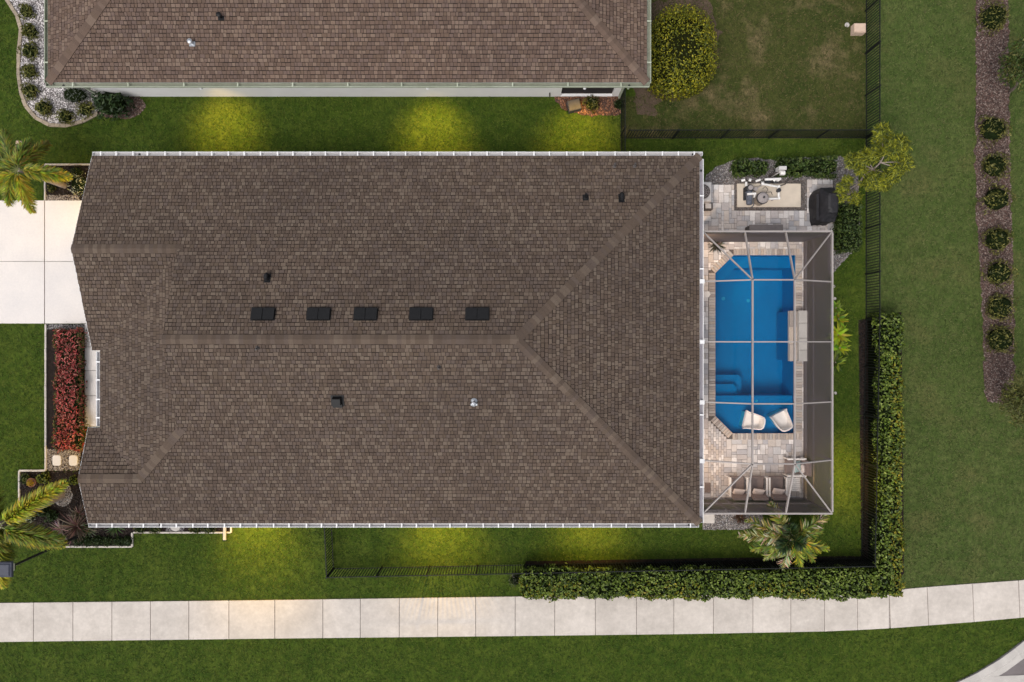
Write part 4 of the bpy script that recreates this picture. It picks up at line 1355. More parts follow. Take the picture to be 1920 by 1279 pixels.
# grill under its cover
c0, c1 = Vector((12.44, 4.82)), Vector((13.06, 6.22))
gc = (c0 + c1) / 2
gr = thing('covered_grill', 'barbecue grill under a black fitted cover on the paved yard', 'grill', (gc.x, gc.y, .05))
prof = [(0, .40, .72, 0, 0), (.25, .39, .715, 0, 0), (.82, .36, .70, .03, 0), (.90, .35, .60, .04, 0), (1.10, .26, .44, .06, .0), (1.20, .20, .40, .08, .0), (1.235, .12, .34, .08, 0)]
q = MB()
rr = random.Random(5)
ring = []
for (z, hx, hy, ox, oy) in prof:
    pts = []
    for j in range(24):
        a = 2 * math.pi * (j + .5) / 24
        ca, sa = math.cos(a), math.sin(a)
        k = (abs(ca) ** 5 + abs(sa) ** 5) ** (-1 / 5)
        w_ = 1 + rr.uniform(-.03, .03) * (1 if z > 0 else 2)
        pts.append((ox + ca * k * hx * w_, oy + sa * k * hy * w_, z + rr.uniform(-.008, .008)))
    ring.append(pts)
for a, b in zip(ring[:-1], ring[1:]):
    for j in range(24):
        k = (j + 1) % 24
        q.poly([a[j], a[k], b[k], b[j]])
q.poly(ring[-1])
part('cover', q, 'cover', gr, True)
part('strap', MB().beam((-.15, -.30, 1.215), (.22, -.24, 1.222), .035, .02).box((-.37, -.45, .5), (.03, .08, .3)), 'black', gr, True)
part('side_shelf', MB().box((-.37, -.1, .80), (.12, 1.05, .03)), 'cover', gr, True)
for sx in (-1, 1):
    for sy in (-1, 1):
        part('wheel', MB().tube([(sx * .27 - .025, sy * .55, .05), (sx * .27 + .025, sy * .55, .05)], .05, 12), 'black', gr, True)

# air conditioner
ac = thing('air_conditioner', 'white air conditioning condenser half hidden under the right eave', 'air conditioner', (7.72, 6.05, 0))
part('cabinet', MB().slab((0, 0, .45), (.74, .80, .80), .04), 'ac', ac, True)
part('pad', MB().slab((0, 0, .03), (.95, .95, .07), .02), 'kerb', ac, True)
q = MB()
for r_ in (.09, .16, .23, .30):
    q.tube([(r_ * math.cos(i * .393), r_ * math.sin(i * .393), .875) for i in range(17)], .008, 5, caps=False)
for i in range(6):
    a = i * math.pi / 6
    q.beam((-.31 * math.cos(a), -.31 * math.sin(a), .868), (.31 * math.cos(a), .31 * math.sin(a), .868), .012, .008)
part('grille', q, 'grey_box', ac, True)
part('fan', MB().lathe((0, 0, .852), [(.31, 0), (.31, .004)], 20), 'dark_box', ac, True)
ub = thing('service_box', 'small white box with dark rim by the house wall below the condenser', 'box', (*g2(1324, 390), 0))
part('case', MB().slab((0, 0, .2), (.34, .28, .4), .02), 'dark_box', ub, True)
part('lid', MB().slab((-.02, .01, .41), (.24, .20, .025), .008), 'ac', ub, True)

# ---- pool equipment
struct('equipment_pad', MB().slab((*g2(1440.5, 367), .05), (119 / S, 44 / S, .1), .012), 'pad', 'beige concrete pad under the pool equipment', 'pad')
eq = thing('pool_equipment', 'pool pump and round filter joined by white pipes on the beige pad', 'pool equipment', (*g2(1425, 366), .1))
pc = g2(1399, 368)
q = MB()
q.tube([(pc[0], pc[1] + .32, .32), (pc[0], pc[1] + .12, .32)], [.15, .16], 14)
q.lathe((pc[0] + .01, pc[1] + .25, .32), [(.14, 0), (.14, .18), (.10, .2)], 14)
q.box((pc[0], pc[1] + .05, .16), (.32, .5, .12))
pm = part('pump', q, 'pump', eq)
part('strainer_lid', MB().lathe((pc[0] + .015, pc[1] + .25, .525), [(.10, 0), (.10, .025), (.03, .04)], 14), 'grey_box', pm)
q = MB().tube([(pc[0], pc[1] + .12, .32), (pc[0] + .01, pc[1] + .06, .32), (pc[0] + .03, pc[1] - .38, .32), (pc[0] + .03, pc[1] - .42, .32)], [.17, .13, .13, .09], 14)
q.box((pc[0] + .02, pc[1] - .14, .46), (.16, .22, .06))
part('motor', q, 'motor', eq)
fc = g2(1420, 377)
q = MB().lathe((*fc, .1), [(.20, 0), (.23, .06), (.23, .52), (.21, .56)], 20)
ft = part('filter_tank', q, 'tan', eq)
part('clamp_band', MB().lathe((*fc, .58), [(.24, .0), (.25, .02), (.25, .07), (.235, .09)], 20), 'pump', ft)
part('filter_lid', MB().lathe((*fc, .64), [(.225, 0.035), (.22, .07), (.15, .12), (.05, .135)], 20), 'grey_box', ft)
part('gauge', MB().lathe((fc[0], fc[1], .775), [(.035, 0), (.04, .06), (.01, .065)], 10), 'pump', ft)
def pipe(pts, r_=.042, m='pvc'):
    part('pipe', MB().tube([g(x, y, z) for x, y, z in pts], r_, 8), m, eq)
def fit(x, y, z, r_=.055, l=.1, m='pvc'):
    p = g(x, y, z)
    part('fitting', MB().lathe((p.x, p.y, p.z - l / 2), [(r_, 0), (r_, l), (r_ * .8, l + .005)], 10), m, eq)
pipe([(1401, 364, .5), (1416, 363, .55)], .05); pipe([(1416, 363, .55), (1416, 363, .3), (1414, 371, .25)], .045)
pipe([(1399, 349, .35), (1399, 341, .36)], .05); pipe([(1390, 339, .9), (1397, 337, .95)], .05); pipe([(1404, 337, .7), (1408, 338, .7)], .06); pipe([(1417, 340, .4), (1426, 336.5, .45)], .045)
pipe([(1434, 336.5, .8), (1464, 335.5, .8)], .05); pipe([(1430, 345, .45), (1430, 341, .5)], .06); pipe([(1430, 345, .45), (1458, 350, .4)], .045)
pipe([(1458, 350, .4), (1460, 355, .4), (1460, 371, .35), (1458, 372.5, .35), (1440, 373, .35)], .048)
pipe([(1452, 338, .75), (1452, 336, .5)], .05); pipe([(1460, 338, .7), (1456, 339, .5)], .045)
pipe([(1416, 354, .2), (1426, 349, .25), (1432, 346, .3)], .025, 'grey_box'); pipe([(1430, 354, .4), (1435, 350, .45), (1440, 355, .4), (1436, 361, .38), (1446, 360, .3), (1448, 366, .2)], .012, 'pump')
pipe([(1463, 348, .15), (1472, 346, .15), (1476, 340, .2), (1485, 333, .3)], .02, 'dark_box')
fit(1460, 357, .45, .085, .14, 'pump'); fit(1460, 372, .4); fit(1460, 350, .45); fit(1430, 345, .5, .06); fit(1448, 374, .15, .05, .12, 'grey_box'); fit(1416, 355, .25, .09, .12, 'grey_box')
pipe([(1413, 371, .25), (1413, 385, .14), (1408, 390, .12)], .02, 'motor')
vl = g(1440, 341, .5)
part('valve', MB().box((vl.x, vl.y, vl.z), (.22, .12, .12)).box((vl.x + .3, vl.y, vl.z), (.2, .12, .12)), 'pump', eq)
cbx = thing('control_box', 'grey control cabinet with white cover standing above the pool equipment', 'control box', (*g2(1447, 331), 0))
part('post', MB().beam((.0, 0, 0), (.0, 0, 1.0), .06, .06), 'pvc', cbx, True)
part('cabinet', MB().slab((-.02, .05, 1.1), (.3, .14, .42), .01), 'ac', cbx, True)
part('cover', MB().slab((.13, -.06, .85), (.18, .14, .16), .01), 'pvc', cbx, True)
part('conduit', MB().tube([(-.12, -.02, .2), (-.12, 0, .6), (-.03, .02, .9)], .05, 8), 'dark_box', cbx, True)

# grey bench box against the enclosure
c = g(1434, 429, .35)
sb = thing('storage_bench', 'long grey box bench against the top of the screen enclosure', 'bench', (c.x, c.y - .02, 0))
part('box', MB().slab((0.03, .0, .21), (1.32, .30, .38), .02), 'bench', sb, True)
part('lid', MB().slab((0.03, 0, .43), (1.38, .34, .045), .012), 'bench', sb, True)
part('end_panel', MB().box((-.68, -.02, .2), (.08, .26, .34)), 'dark_box', sb, True)

def simple_box(name, label, cat, px, py, size, m, z=0, rz=0, lid=True):
    c = g(px, py, size[2])
    t_ = thing(name, label, cat, (c.x, c.y, z), None, rz)
    part('case', MB().slab((0, 0, size[2] / 2), size, .015), m, t_, True)
    if lid:
        part('lid', MB().slab((0, 0, size[2] + .012), (size[0] * .9, size[1] * .88, .03), .008), m, t_, True)
    return t_
simple_box('utility_box', 'faded pinkish utility box beside the back yard fence', 'utility box', 1613, 52, (.48, .38, .35), 'pink_box')
simple_box('utility_box', 'dark grey tilted utility box on reddish mulch', 'utility box', 1077, 196, (.52, .44, .35), 'dark_box', rz=R(14))
simple_box('utility_box', 'pinkish paver box half covered by the upper left palm', 'utility box', 38, 278, (.42, .62, .12), 'pink_box', rz=R(-4))

c = g(423.5, 996)
de = thing('drain_extension', 'pale downspout extension lying across the narrow bed edging', 'drain pipe', (c.x, c.y + .5, 0))
part('channel', MB().slab((0, -.33, .13), (.12, 1.0, .07), .015), 'kerb', de, True)
part('outlet', MB().box((0, -.84, .13), (.09, .02, .05)), 'dark_box', de, True)

# ------------------------------------------------------------------ fences
PICK = {}
def fence(label, pts, h=1.22, post_step=1.98, group=None, pstep=0.112, start_post=True):
    t_ = thing('fence', label, 'fence', (*pts[0], 0), group)
    if 'p' not in PICK:
        PICK['p'] = MB().box((0, 0, (h - .06) / 2 + .04), (.026, .022, h - .10)).mesh('picket', M['fence'])
        PICK['q'] = MB().box((0, 0, h / 2), (.055, .055, h)).box((0, 0, h + .012), (.065, .065, .024)).mesh('post', M['fence'])
    for si, (a, b) in enumerate(zip(pts[:-1], pts[1:])):
        a, b = Vector((*a, 0)), Vector((*b, 0))
        d = b - a
        rz = math.atan2(d.y, d.x)
        for zz, hh in ((h - .03, .035), (.09, .03)):
            part('rail', MB().beam(a + Vector((0, 0, zz)), b + Vector((0, 0, zz)), .032, hh), 'fence', t_)
        npost = max(1, round(d.length / post_step))
        for i in range(npost + 1):
            if i == 0 and si > 0: continue
            if i == 0 and not start_post: continue
            link('post', PICK['q'], t_, Matrix.Translation(a + d * (i / npost)) @ Matrix.Rotation(rz, 4, 'Z'))
        n_ = int(d.length / pstep)
        for i in range(n_):
            link('picket', PICK['p'], t_, Matrix.Translation(a + d * ((i + .5) / n_)) @ Matrix.Rotation(rz, 4, 'Z'))
    return t_
FA, FB_, FC, FD = (14.72, 8.45), (14.72, .9), (14.53, -9.02), (-7.42, -9.46)
fence('black picket fence closing the back yard on the right of the big clipped bush', [(14.72, 15.5), FA])
fence('black picket fence running below the thin back yard lawn', [(4.66, 8.44), FA], start_post=False)
fence('short black picket fence between the two houses', [(4.53, 10.15), (4.53, 6.95)])
fence('black picket fence on the right of the pool, passing the pine', [FA, FB_, FC], start_post=False)
fence('black picket fence along the lower lawn and behind the hedge', [FC, FD], start_post=False)
fence('short black picket fence returning to the lower eave', [FD, (-7.55, -6.5)], start_post=False)

# ------------------------------------------------------------------ plants
def leaf_data(P_, N_, size, aspect, jitter=0.6, fold=0.15, dirs=None):
    """folded leaf blades at points P_ with mean normals N_"""
    n_ = len(P_)
    N_ = N_ + rng.normal(0, jitter, (n_, 3))
    N_ /= np.linalg.norm(N_, axis=1, keepdims=True) + 1e-9
    d = rng.normal(0, 1, (n_, 3)) if dirs is None else dirs + rng.normal(0, .25, (n_, 3))
    d -= N_ * (d * N_).sum(1, keepdims=True)
    d /= np.linalg.norm(d, axis=1, keepdims=True) + 1e-9
    s_ = np.cross(N_, d)
    L = rng.uniform(size[0], size[1], (n_, 1))
    w = L * aspect
    V = np.stack([P_ - d * L * .5, P_ + s_ * w * .5 + N_ * w * fold, P_ + d * L * .5 - N_ * L * .08, P_ - s_ * w * .5 + N_ * w * fold], 1)
    i = np.arange(n_)[:, None] * 4
    F = np.concatenate([i + np.array([[0, 1, 2]]), i + np.array([[0, 2, 3]])], 1).reshape(-1, 3)
    return V.reshape(-1, 3), F

def pick_cols(cols, n_, var=.22):
    c = np.array(cols)[rng.integers(0, len(cols), n_)]
    return c * rng.uniform(1 - var, 1 + var, (n_, 1))

def join(parts_):
    Vs, Fs, Cs, k = [], [], [], 0
    for V, F, C in parts_:
        Vs.append(V); Fs.append(F + k); Cs.append(C); k += len(V)
    return np.vstack(Vs), np.vstack(Fs), np.vstack(Cs)

def foliage(name, parent, P_, N_, size, aspect, cols, jitter=.6, m='leaf', dirs=None):
    V, F = leaf_data(P_, N_, size, aspect, jitter, dirs=dirs)
    C = np.repeat(pick_cols(cols, len(P_)), 2, 0)
    o = link(name, np_mesh(name, V, F, C, M[m]), parent)
    o['kind'] = 'stuff'
    return o

def lumpy(c, rx, ry, rz_, n_, lump=.18, zmin=-.2, seed=0, sq=2.0):
    """points and normals on an uneven dome"""
    r_ = np.random.default_rng(seed + 11)
    d = r_.normal(0, 1, (n_ * 3, 3))
    d /= np.linalg.norm(d, axis=1, keepdims=True)
    d = d[d[:, 2] > zmin][:n_]
    k = (np.abs(d) ** sq).sum(1) ** (-1 / sq)
    dirs = r_.normal(0, 1, (9, 3)); dirs /= np.linalg.norm(dirs, axis=1, keepdims=True)
    amp = r_.uniform(-1, 1, 9)
    lum = 1 + lump * (np.cos(3.5 * np.arccos(np.clip(d @ dirs.T, -1, 1))) * amp).sum(1) / 3
    rad = k * lum * r_.uniform(.80, 1.04, len(d))
    P_ = np.array(c) + d * rad[:, None] * np.array([rx, ry, rz_])
    N_ = d / np.array([rx, ry, rz_]); N_ /= np.linalg.norm(N_, axis=1, keepdims=True)
    return P_, N_

def core(parent, c, rx, ry, rz_, col=(0.010, 0.016, 0.005), n_=14, sq=2.0):  # near-black solid inside the leaves, inner shade painted as its colour
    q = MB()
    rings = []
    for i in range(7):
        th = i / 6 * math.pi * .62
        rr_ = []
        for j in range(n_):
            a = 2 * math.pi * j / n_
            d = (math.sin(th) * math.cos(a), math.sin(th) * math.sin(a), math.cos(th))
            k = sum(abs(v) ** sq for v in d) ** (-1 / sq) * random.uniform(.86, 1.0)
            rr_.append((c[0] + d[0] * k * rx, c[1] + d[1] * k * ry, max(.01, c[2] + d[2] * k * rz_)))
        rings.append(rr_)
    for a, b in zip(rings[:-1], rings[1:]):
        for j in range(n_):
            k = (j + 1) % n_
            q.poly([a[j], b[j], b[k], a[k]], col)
    return part('shade_core', q, 'core', parent)

GREEN = [(0.040, 0.075, 0.012), (0.055, 0.095, 0.016), (0.030, 0.058, 0.010), (0.075, 0.115, 0.022)]
DKGREEN = [(0.022, 0.046, 0.012), (0.032, 0.060, 0.015), (0.016, 0.034, 0.009), (0.05, 0.08, 0.02)]
OLIVE = [(0.080, 0.085, 0.018), (0.105, 0.108, 0.024), (0.055, 0.062, 0.014), (0.145, 0.14, 0.035)]
YELLOW = [(0.17, 0.16, 0.010), (0.13, 0.135, 0.010), (0.22, 0.19, 0.012), (0.09, 0.10, 0.010)]

def bush(label, px, py, r_, h=None, cols=GREEN, leaf=(.07, .13), dens=420, name='shrub', group=None, aspect=.5, ry=None, lump=.2, seed=None, sq=2.0, cat='shrub', jitter=.6):
    h = h or r_ * 1.3
    ry = ry or r_
    seed = seed if seed is not None else int(px * 7 + py)
    c = g(px, py, h * .6)
    t_ = thing(name, label, cat, (c.x, c.y, 0), group)
    cz = h * .42
    P_, N_ = lumpy((c.x, c.y, cz), r_, ry, h - cz, int(dens * r_ * ry * 3.2) + 60, lump, -.45, seed, sq)
    P_[:, 2] = np.maximum(P_[:, 2], .03)
    foliage('foliage', t_, P_, N_, leaf, aspect, cols, jitter)
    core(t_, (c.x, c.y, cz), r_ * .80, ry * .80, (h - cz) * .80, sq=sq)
    part('stem', MB().tube([(c.x, c.y, 0), (c.x + .02, c.y, h * .4)], [.03, .02], 6), 'bark', t_)
    return t_

# shrubs of the kidney bed
ks = [(47, 20, 'uppermost'), (54, 58, 'second from the top'), (53, 95, 'third from the top'), (53, 133, 'fourth from the top'), (54, 170, 'fifth from the top'), (81, 202, 'where the edging turns'), (121, 217, 'lowest at the bottom of the curve'), (158, 204, 'nearest the dark green bush')]
for i, (x, y, w) in enumerate(ks):
    bush('small dark green shrub in white gravel, ' + w, x, y, .31 + .02 * (i % 3), .42, [(0.12, 0.13, 0.028), (0.16, 0.16, 0.035), (0.085, 0.10, 0.02), (0.21, 0.20, 0.05)], (.10, .25), 420, group='small shrubs in the white gravel bed', aspect=.22, lump=.45, jitter=.9)
bush('grey green round shrub tucked under the neighbouring eave corner', 138, 177, .62, .6, [(0.11, 0.125, 0.105), (0.075, 0.09, 0.075), (0.15, 0.165, 0.145)], (.05, .10), 420, ry=.38, aspect=.4)
bush('large dark green leafy bush beside the white gravel bed', 203, 192, .78, 1.05, [(0.020, 0.045, 0.013), (0.028, 0.058, 0.016), (0.014, 0.030, 0.010), (0.055, 0.09, 0.03)], (.12, .26), 260, ry=.58, aspect=.34, lump=.35)
# shrubs of the long strip
st = [(1867, 30, .52, 'at the top edge'), (1866, 240, .50, 'below the upper edge tree'), (1870, 310, .46, 'third from the top'), (1872, 372, .48, 'fourth from the top'), (1874, 448, .47, 'fifth from the top'), (1877, 512, .46, 'third from the bottom'), (1879, 576, .48, 'second from the bottom'), (1880, 637, .52, 'lowest of the row')]
for (x, y, r_, w) in st:
    bush('rounded olive shrub in the long mulch strip, ' + w, x, y, r_ + .11, .75, [(0.12, 0.12, 0.026), (0.16, 0.155, 0.035), (0.085, 0.09, 0.02), (0.22, 0.20, 0.055), (0.06, 0.07, 0.015)], (.08, .17), 380, group='shrubs in the long mulch strip', lump=.42, aspect=.32, jitter=.9)
# neighbour's side bed
bush('low green shrub in reddish mulch below the dark opening', 1110, 193, .33, .35, OLIVE, (.08, .16), 300, aspect=.35, lump=.3)
bush('small dark shrub at the end of the reddish mulch bed', 1160, 195, .22, .35, DKGREEN, (.06, .14), 300, aspect=.35)
# big clipped bush
c = g(1279, 93, 1.0)
t_ = thing('clipped_bush', 'big rounded yellow green clipped bush beside the neighbouring house', 'bush', (c.x, c.y, 0))
P_, N_ = lumpy((c.x, c.y, .6), 1.40, 1.72, 1.0, 9500, .10, -.6, 5, 3.0)
P_[:, 2] = np.maximum(P_[:, 2], .05)
dc = ((P_[:, 0] - c.x) ** 2 / .25 + (P_[:, 1] - c.y + .05) ** 2 / .3)
keep = (dc > 1) | (rng.random(len(P_)) < .18) | (P_[:, 2] < .9)
foliage('foliage', t_, P_[keep], N_[keep], (.06, .12), .55, [(0.27, 0.26, 0.014), (0.20, 0.205, 0.014), (0.36, 0.32, 0.018), (0.12, 0.14, 0.013), (0.07, 0.09, 0.011)], .7)
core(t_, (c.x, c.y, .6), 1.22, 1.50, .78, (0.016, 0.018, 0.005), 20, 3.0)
part('stem', MB().tube([(c.x, c.y, 0), (c.x, c.y, .7)], [.09, .06], 8), 'bark', t_)

def box_points(x0, x1, y0, y1, h, dens, round_=.12, sides=(1, 1, 1, 1), topw=1.0):
    """points and normals on the faces of a clipped hedge"""
    Ps, Ns = [], []
    def add(n_, f, nrm):
        u, v = rng.random(n_), rng.random(n_)
        Ps.append(f(u, v)); Ns.append(np.tile(np.array(nrm, float), (n_, 1)))
    W, D = x1 - x0, y1 - y0
    add(int(W * D * dens * topw), lambda u, v: np.stack([x0 + u * W, y0 + v * D, np.full_like(u, h)], 1), (0, 0, 1))
    if sides[0]: add(int(D * h * dens), lambda u, v: np.stack([np.full_like(u, x0), y0 + u * D, v ** .6 * h], 1), (-1, 0, .3))
    if sides[1]: add(int(D * h * dens), lambda u, v: np.stack([np.full_like(u, x1), y0 + u * D, v ** .6 * h], 1), (1, 0, .3))
    if sides[2]: add(int(W * h * dens), lambda u, v: np.stack([x0 + u * W, np.full_like(u, y0), v ** .6 * h], 1), (0, -1, .3))
    if sides[3]: add(int(W * h * dens), lambda u, v: np.stack([x0 + u * W, np.full_like(u, y1), v ** .6 * h], 1), (0, 1, .3))
    return np.vstack(Ps), np.vstack(Ns)

def wob(P_, amp, k, zamp):
    ph = rng.uniform(0, 6.28, 6)
    x, y = P_[:, 0], P_[:, 1]
    w = (np.sin(x * k + ph[0]) + np.sin(y * k + ph[1]) + np.sin((x + y) * k * 1.7 + ph[2])) / 3
    P_[:, 2] += zamp * w + rng.normal(0, zamp * .5, len(P_))
    return w

def hedge(label, x0, x1, y0, y1, h, cols, leaf=(.09, .16), dens=300, aspect=.55, group=None, name='hedge', bulge=.07, inner=None, edge_cols=None, edge=None):
    t_ = thing(name, label, 'hedge', ((x0 + x1) / 2, (y0 + y1) / 2, 0), group)
    P_, N_ = box_points(x0, x1, y0, y1, h, dens)
    if inner is not None:        # fence side thinned so the near-black core shows as painted shade
        k = inner(P_) & ((P_[:, 2] < .55 * h) | (rng.random(len(P_)) < .55))
        P_, N_ = P_[~k], N_[~k]
    w = wob(P_, .1, 2.3, .05)
    cx, cy = (x0 + x1) / 2, (y0 + y1) / 2
    dx = P_[:, 0] - np.clip(P_[:, 0], x0 + .12, x1 - .12); dy = P_[:, 1] - np.clip(P_[:, 1], y0 + .12, y1 - .12)
    # rounded shoulders and an uneven face
    ex = np.maximum(np.abs(dx), np.abs(dy))
    P_[:, 2] -= np.where(P_[:, 2] > h * .8, ex * .9, 0)
    P_[:, 0] += np.sign(dx) * bulge * .6 * (np.sin(P_[:, 1] * 3.1 + 1) + np.sin(P_[:, 1] * 7.7 + 2) + np.sin(P_[:, 1] * 1.3)) + rng.normal(0, .035, len(P_))
    P_[:, 1] += np.sign(dy) * bulge * .6 * (np.sin(P_[:, 0] * 3.3 + 2) + np.sin(P_[:, 0] * 8.1 + 1) + np.sin(P_[:, 0] * 1.1)) + rng.normal(0, .035, len(P_))
    P_[:, 2] = np.maximum(P_[:, 2], .04)
    V, F = leaf_data(P_, N_, leaf, aspect, .65)
    C = pick_cols(cols, len(P_), .3)
    if edge_cols is not None:
        sel = edge(P_) & (rng.random(len(P_)) < .7)
        C[sel] = pick_cols(edge_cols, int(sel.sum()), .25)
    o = link('foliage', np_mesh('foliage', V, F, np.repeat(C, 2, 0), M['leaf']), t_)
    o['kind'] = 'stuff'
    q = MB().box((cx, cy, h * .45), (x1 - x0 - .18, y1 - y0 - .18, h * .88 - .02), col=(0.008, 0.012, 0.004))  # near-black block whose colour stands for shade inside the hedge
    part('shade_core', q, 'core', t_)
    return t_
HG = [(0.105, 0.160, 0.017), (0.150, 0.205, 0.028), (0.055, 0.092, 0.012), (0.215, 0.270, 0.060), (0.032, 0.058, 0.009), (0.125, 0.180, 0.020)]
HYE = [(0.24, 0.22, 0.016), (0.19, 0.19, 0.016), (0.29, 0.24, 0.02)]
hedge('long green hedge below the fence, bordering the sidewalk', .42, 14.62, -10.30, -9.22, 1.22, HG, group='corner hedge', edge_cols=HYE, edge=lambda P_: (P_[:, 1] < -9.6) & (rng.random(len(P_)) < .3) & (np.sin(P_[:, 0] * 1.3) > -.4), bulge=.06, inner=lambda P_: P_[:, 1] > -9.23)
hedge('long green hedge right of the fence, ending by the open lawn', 14.74, 15.64, -10.25, 1.05, 1.22, HG, group='corner hedge', edge_cols=HYE, edge=lambda P_: (P_[:, 0] > 15.1) & (P_[:, 1] < -.5) & (rng.random(len(P_)) < .2 + .7 * (P_[:, 0] - 15.1)), inner=lambda P_: P_[:, 0] < 14.75)
HD = [(0.040, 0.072, 0.013), (0.056, 0.092, 0.016), (0.026, 0.050, 0.010), (0.10, 0.135, 0.03)]
a, b = g2(1380, 324, .8), g2(1441, 299, .8)
hedge('short dark green clipped hedge left of the control cabinet', a[0], b[0], a[1], b[1], .8, HD, (.07, .15), 330)
a, b = g2(1464, 324, .8), g2(1572, 296, .8)
hedge('dark green clipped hedge between control cabinet and pine', a[0], b[0], a[1], b[1], .8, HD, (.07, .15), 330)
a, b = g2(1577, 468, .85), g2(1617, 382, .85)
hedge('dark green clipped hedge behind the covered grill', a[0], b[0], a[1], b[1], .85, HD, (.06, .12), 380)
# red hedge
a, b = g2(97, 846, .65), g2(148, 617, .65)
REDS = [(0.48, 0.07, 0.07), (0.36, 0.055, 0.06), (0.60, 0.14, 0.13), (0.26, 0.045, 0.045), (0.17, 0.05, 0.04), (0.48, 0.19, 0.15)]
hedge('long hedge with red young leaves in front of the porch', a[0] + .04, b[0] - .04, a[1], b[1], .62, REDS, (.08, .17), 330, .32, edge_cols=[(0.08, 0.10, 0.02), (0.05, 0.07, 0.015), (0.13, 0.07, 0.03), (0.12, 0.12, 0.02)], edge=lambda P_: (P_[:, 0] < a[0] + .16) | (P_[:, 0] > b[0] - .10) | (P_[:, 2] < .4), bulge=.06)

bush('bright green shrub at the upper right corner outside the enclosure', 1573, 458, .24, .5, [(0.10, 0.14, 0.014), (0.14, 0.16, 0.016), (0.06, 0.09, 0.012)], (.07, .14), 420)
bush('small grey twiggy shrub at the left end of the sidewalk hedge', 966, 1089, .26, .5, [(0.15, 0.14, 0.12), (0.10, 0.105, 0.09), (0.22, 0.20, 0.18)], (.05, .11), 360, aspect=.2)
bush('pale variegated shrub in the bed above the driveway', 147, 345, .44, .5, [(0.62, 0.62, 0.46), (0.45, 0.47, 0.30), (0.7, 0.68, 0.52), (0.2, 0.24, 0.12)], (.06, .14), 320, aspect=.3, lump=.4)
bush('tiny green shrub left in the bed above the driveway', 95, 352, .17, .25, OLIVE, (.06, .12), 300, aspect=.3)
bush('low dark shrub at the top of the bed above the driveway', 143, 322, .26, .25, DKGREEN + OLIVE, (.05, .1), 260, aspect=.35, lump=.4)
# lower left palm bed
bush('loose green shrub at the corner of the palm bed', 46, 899, .23, .35, [(0.08, 0.10, 0.02), (0.05, 0.075, 0.015), (0.11, 0.12, 0.03)], (.07, .14), 360, aspect=.3, lump=.35)
bush('bright green round shrub right of the flower pot', 80, 897, .25, .4, [(0.13, 0.16, 0.015), (0.10, 0.13, 0.014), (0.17, 0.18, 0.02)], (.05, .11), 480)
bush('bright yellow green shrub touching the roof rake', 137, 901, .2, .35, [(0.13, 0.17, 0.015), (0.17, 0.19, 0.02), (0.09, 0.12, 0.015)], (.05, .11), 480)
bush('dark shrub left of the white flowers in the palm bed', 76, 958, .3, .4, DKGREEN, (.08, .18), 300, aspect=.3, lump=.35)
bush('dark shrub between white flowers and red spiky plant', 95, 968, .27, .4, DKGREEN, (.08, .18), 300, aspect=.3, lump=.35)
for i, (x, w) in enumerate(((145, 'nearest the lamp post'), (163, 'second from the lamp post'), (181, 'third from the lamp post'), (200, 'fourth from the lamp post'), (220, 'fifth from the lamp post'), (238, 'at the right corner'))):
    bush('low green ground shrub inside the lower white edging, ' + w, x, 1015, .24, .26, DKGREEN + [(0.06, 0.08, 0.02)], (.05, .11), 420, group='low shrubs along the lower edging', aspect=.35, lump=.3)
for (x, w) in ((262, 'leftmost'), (289, 'second from the left'), (366, 'second from the right'), (391, 'rightmost')):
    bush('low olive shrub in the narrow bed under the eave, ' + w, x, 990, .28, .35, OLIVE, (.06, .12), 380, group='low shrubs in the narrow bed', aspect=.4)
# white flowers and potted yellow flower
bush('small plant with white flowers under the lower left palm', 55, 973, .16, .4, [(0.6, 0.6, 0.5), (0.45, 0.48, 0.35), (0.10, 0.13, 0.05)], (.05, .09), 700, name='flowering_plant', cat='plant')
c = g(58, 905, .3)
ptt = thing('potted_flower', 'yellow flower in a round terracotta pot at the edge of the palm bed', 'potted plant', (c.x, c.y, 0))
part('pot', MB().lathe((0, 0, 0), [(.13, 0), (.18, .26), (.19, .30), (.165, .30), (.155, .24), (.01, .24)], 18), 'pot', ptt, True)
P_, N_ = lumpy((c.x, c.y, .32), .13, .13, .14, 160, .2, -.1, 3)
foliage('bloom', ptt, P_, N_, (.05, .09), .6, [(0.42, 0.26, 0.02), (0.5, 0.33, 0.03), (0.28, 0.2, 0.03)])

def rosette(label, px, py, L, n_, cols, h=.5, w=.05, name='spiky_plant', group=None, droop=.55, cat='plant', up=(.15, 1.1), z0=.05):
    c = g(px, py, h * .5)
    t_ = thing(name, label, cat, (c.x, c.y, 0), group)
    V, F, C = [], [], []
    for i in range(n_):
        az = random.uniform(0, 2 * math.pi)
        el = random.uniform(*up)
        l = L * random.uniform(.65, 1.05)
        col = tuple(v * random.uniform(.75, 1.25) for v in random.choice(cols))
        d = Vector((math.cos(az), math.sin(az), 0)); s_ = Vector((-d.y, d.x, 0))
        k = len(V)
        seg = 4
        for j in range(seg + 1):
            t = j / seg
            r_ = l * math.cos(el) * t * (1 + .12 * t)
            z = z0 + l * math.sin(el) * t - droop * l * t * t * math.cos(el) * .8
            ww = w * (1 - t ** 1.8) * .5 + .002
            p = Vector((c.x, c.y, 0)) + d * r_ + Vector((0, 0, max(z, .02 + .01 * j)))
            V.append(tuple(p + s_ * ww)); V.append(tuple(p - s_ * ww))
        for j in range(seg):
            F.append((k + 2 * j, k + 2 * j + 1, k + 2 * j + 3, k + 2 * j + 2)); C.append(col)
    o = link('blades', np_mesh('blades', V, F, np.array(C), M['leaf']), t_)
    o['kind'] = 'stuff'
    part('crown_base', MB().lathe((c.x, c.y, 0), [(.06, 0), (.05, .08), (.01, .1)], 8), 'bark', t_)
    return t_
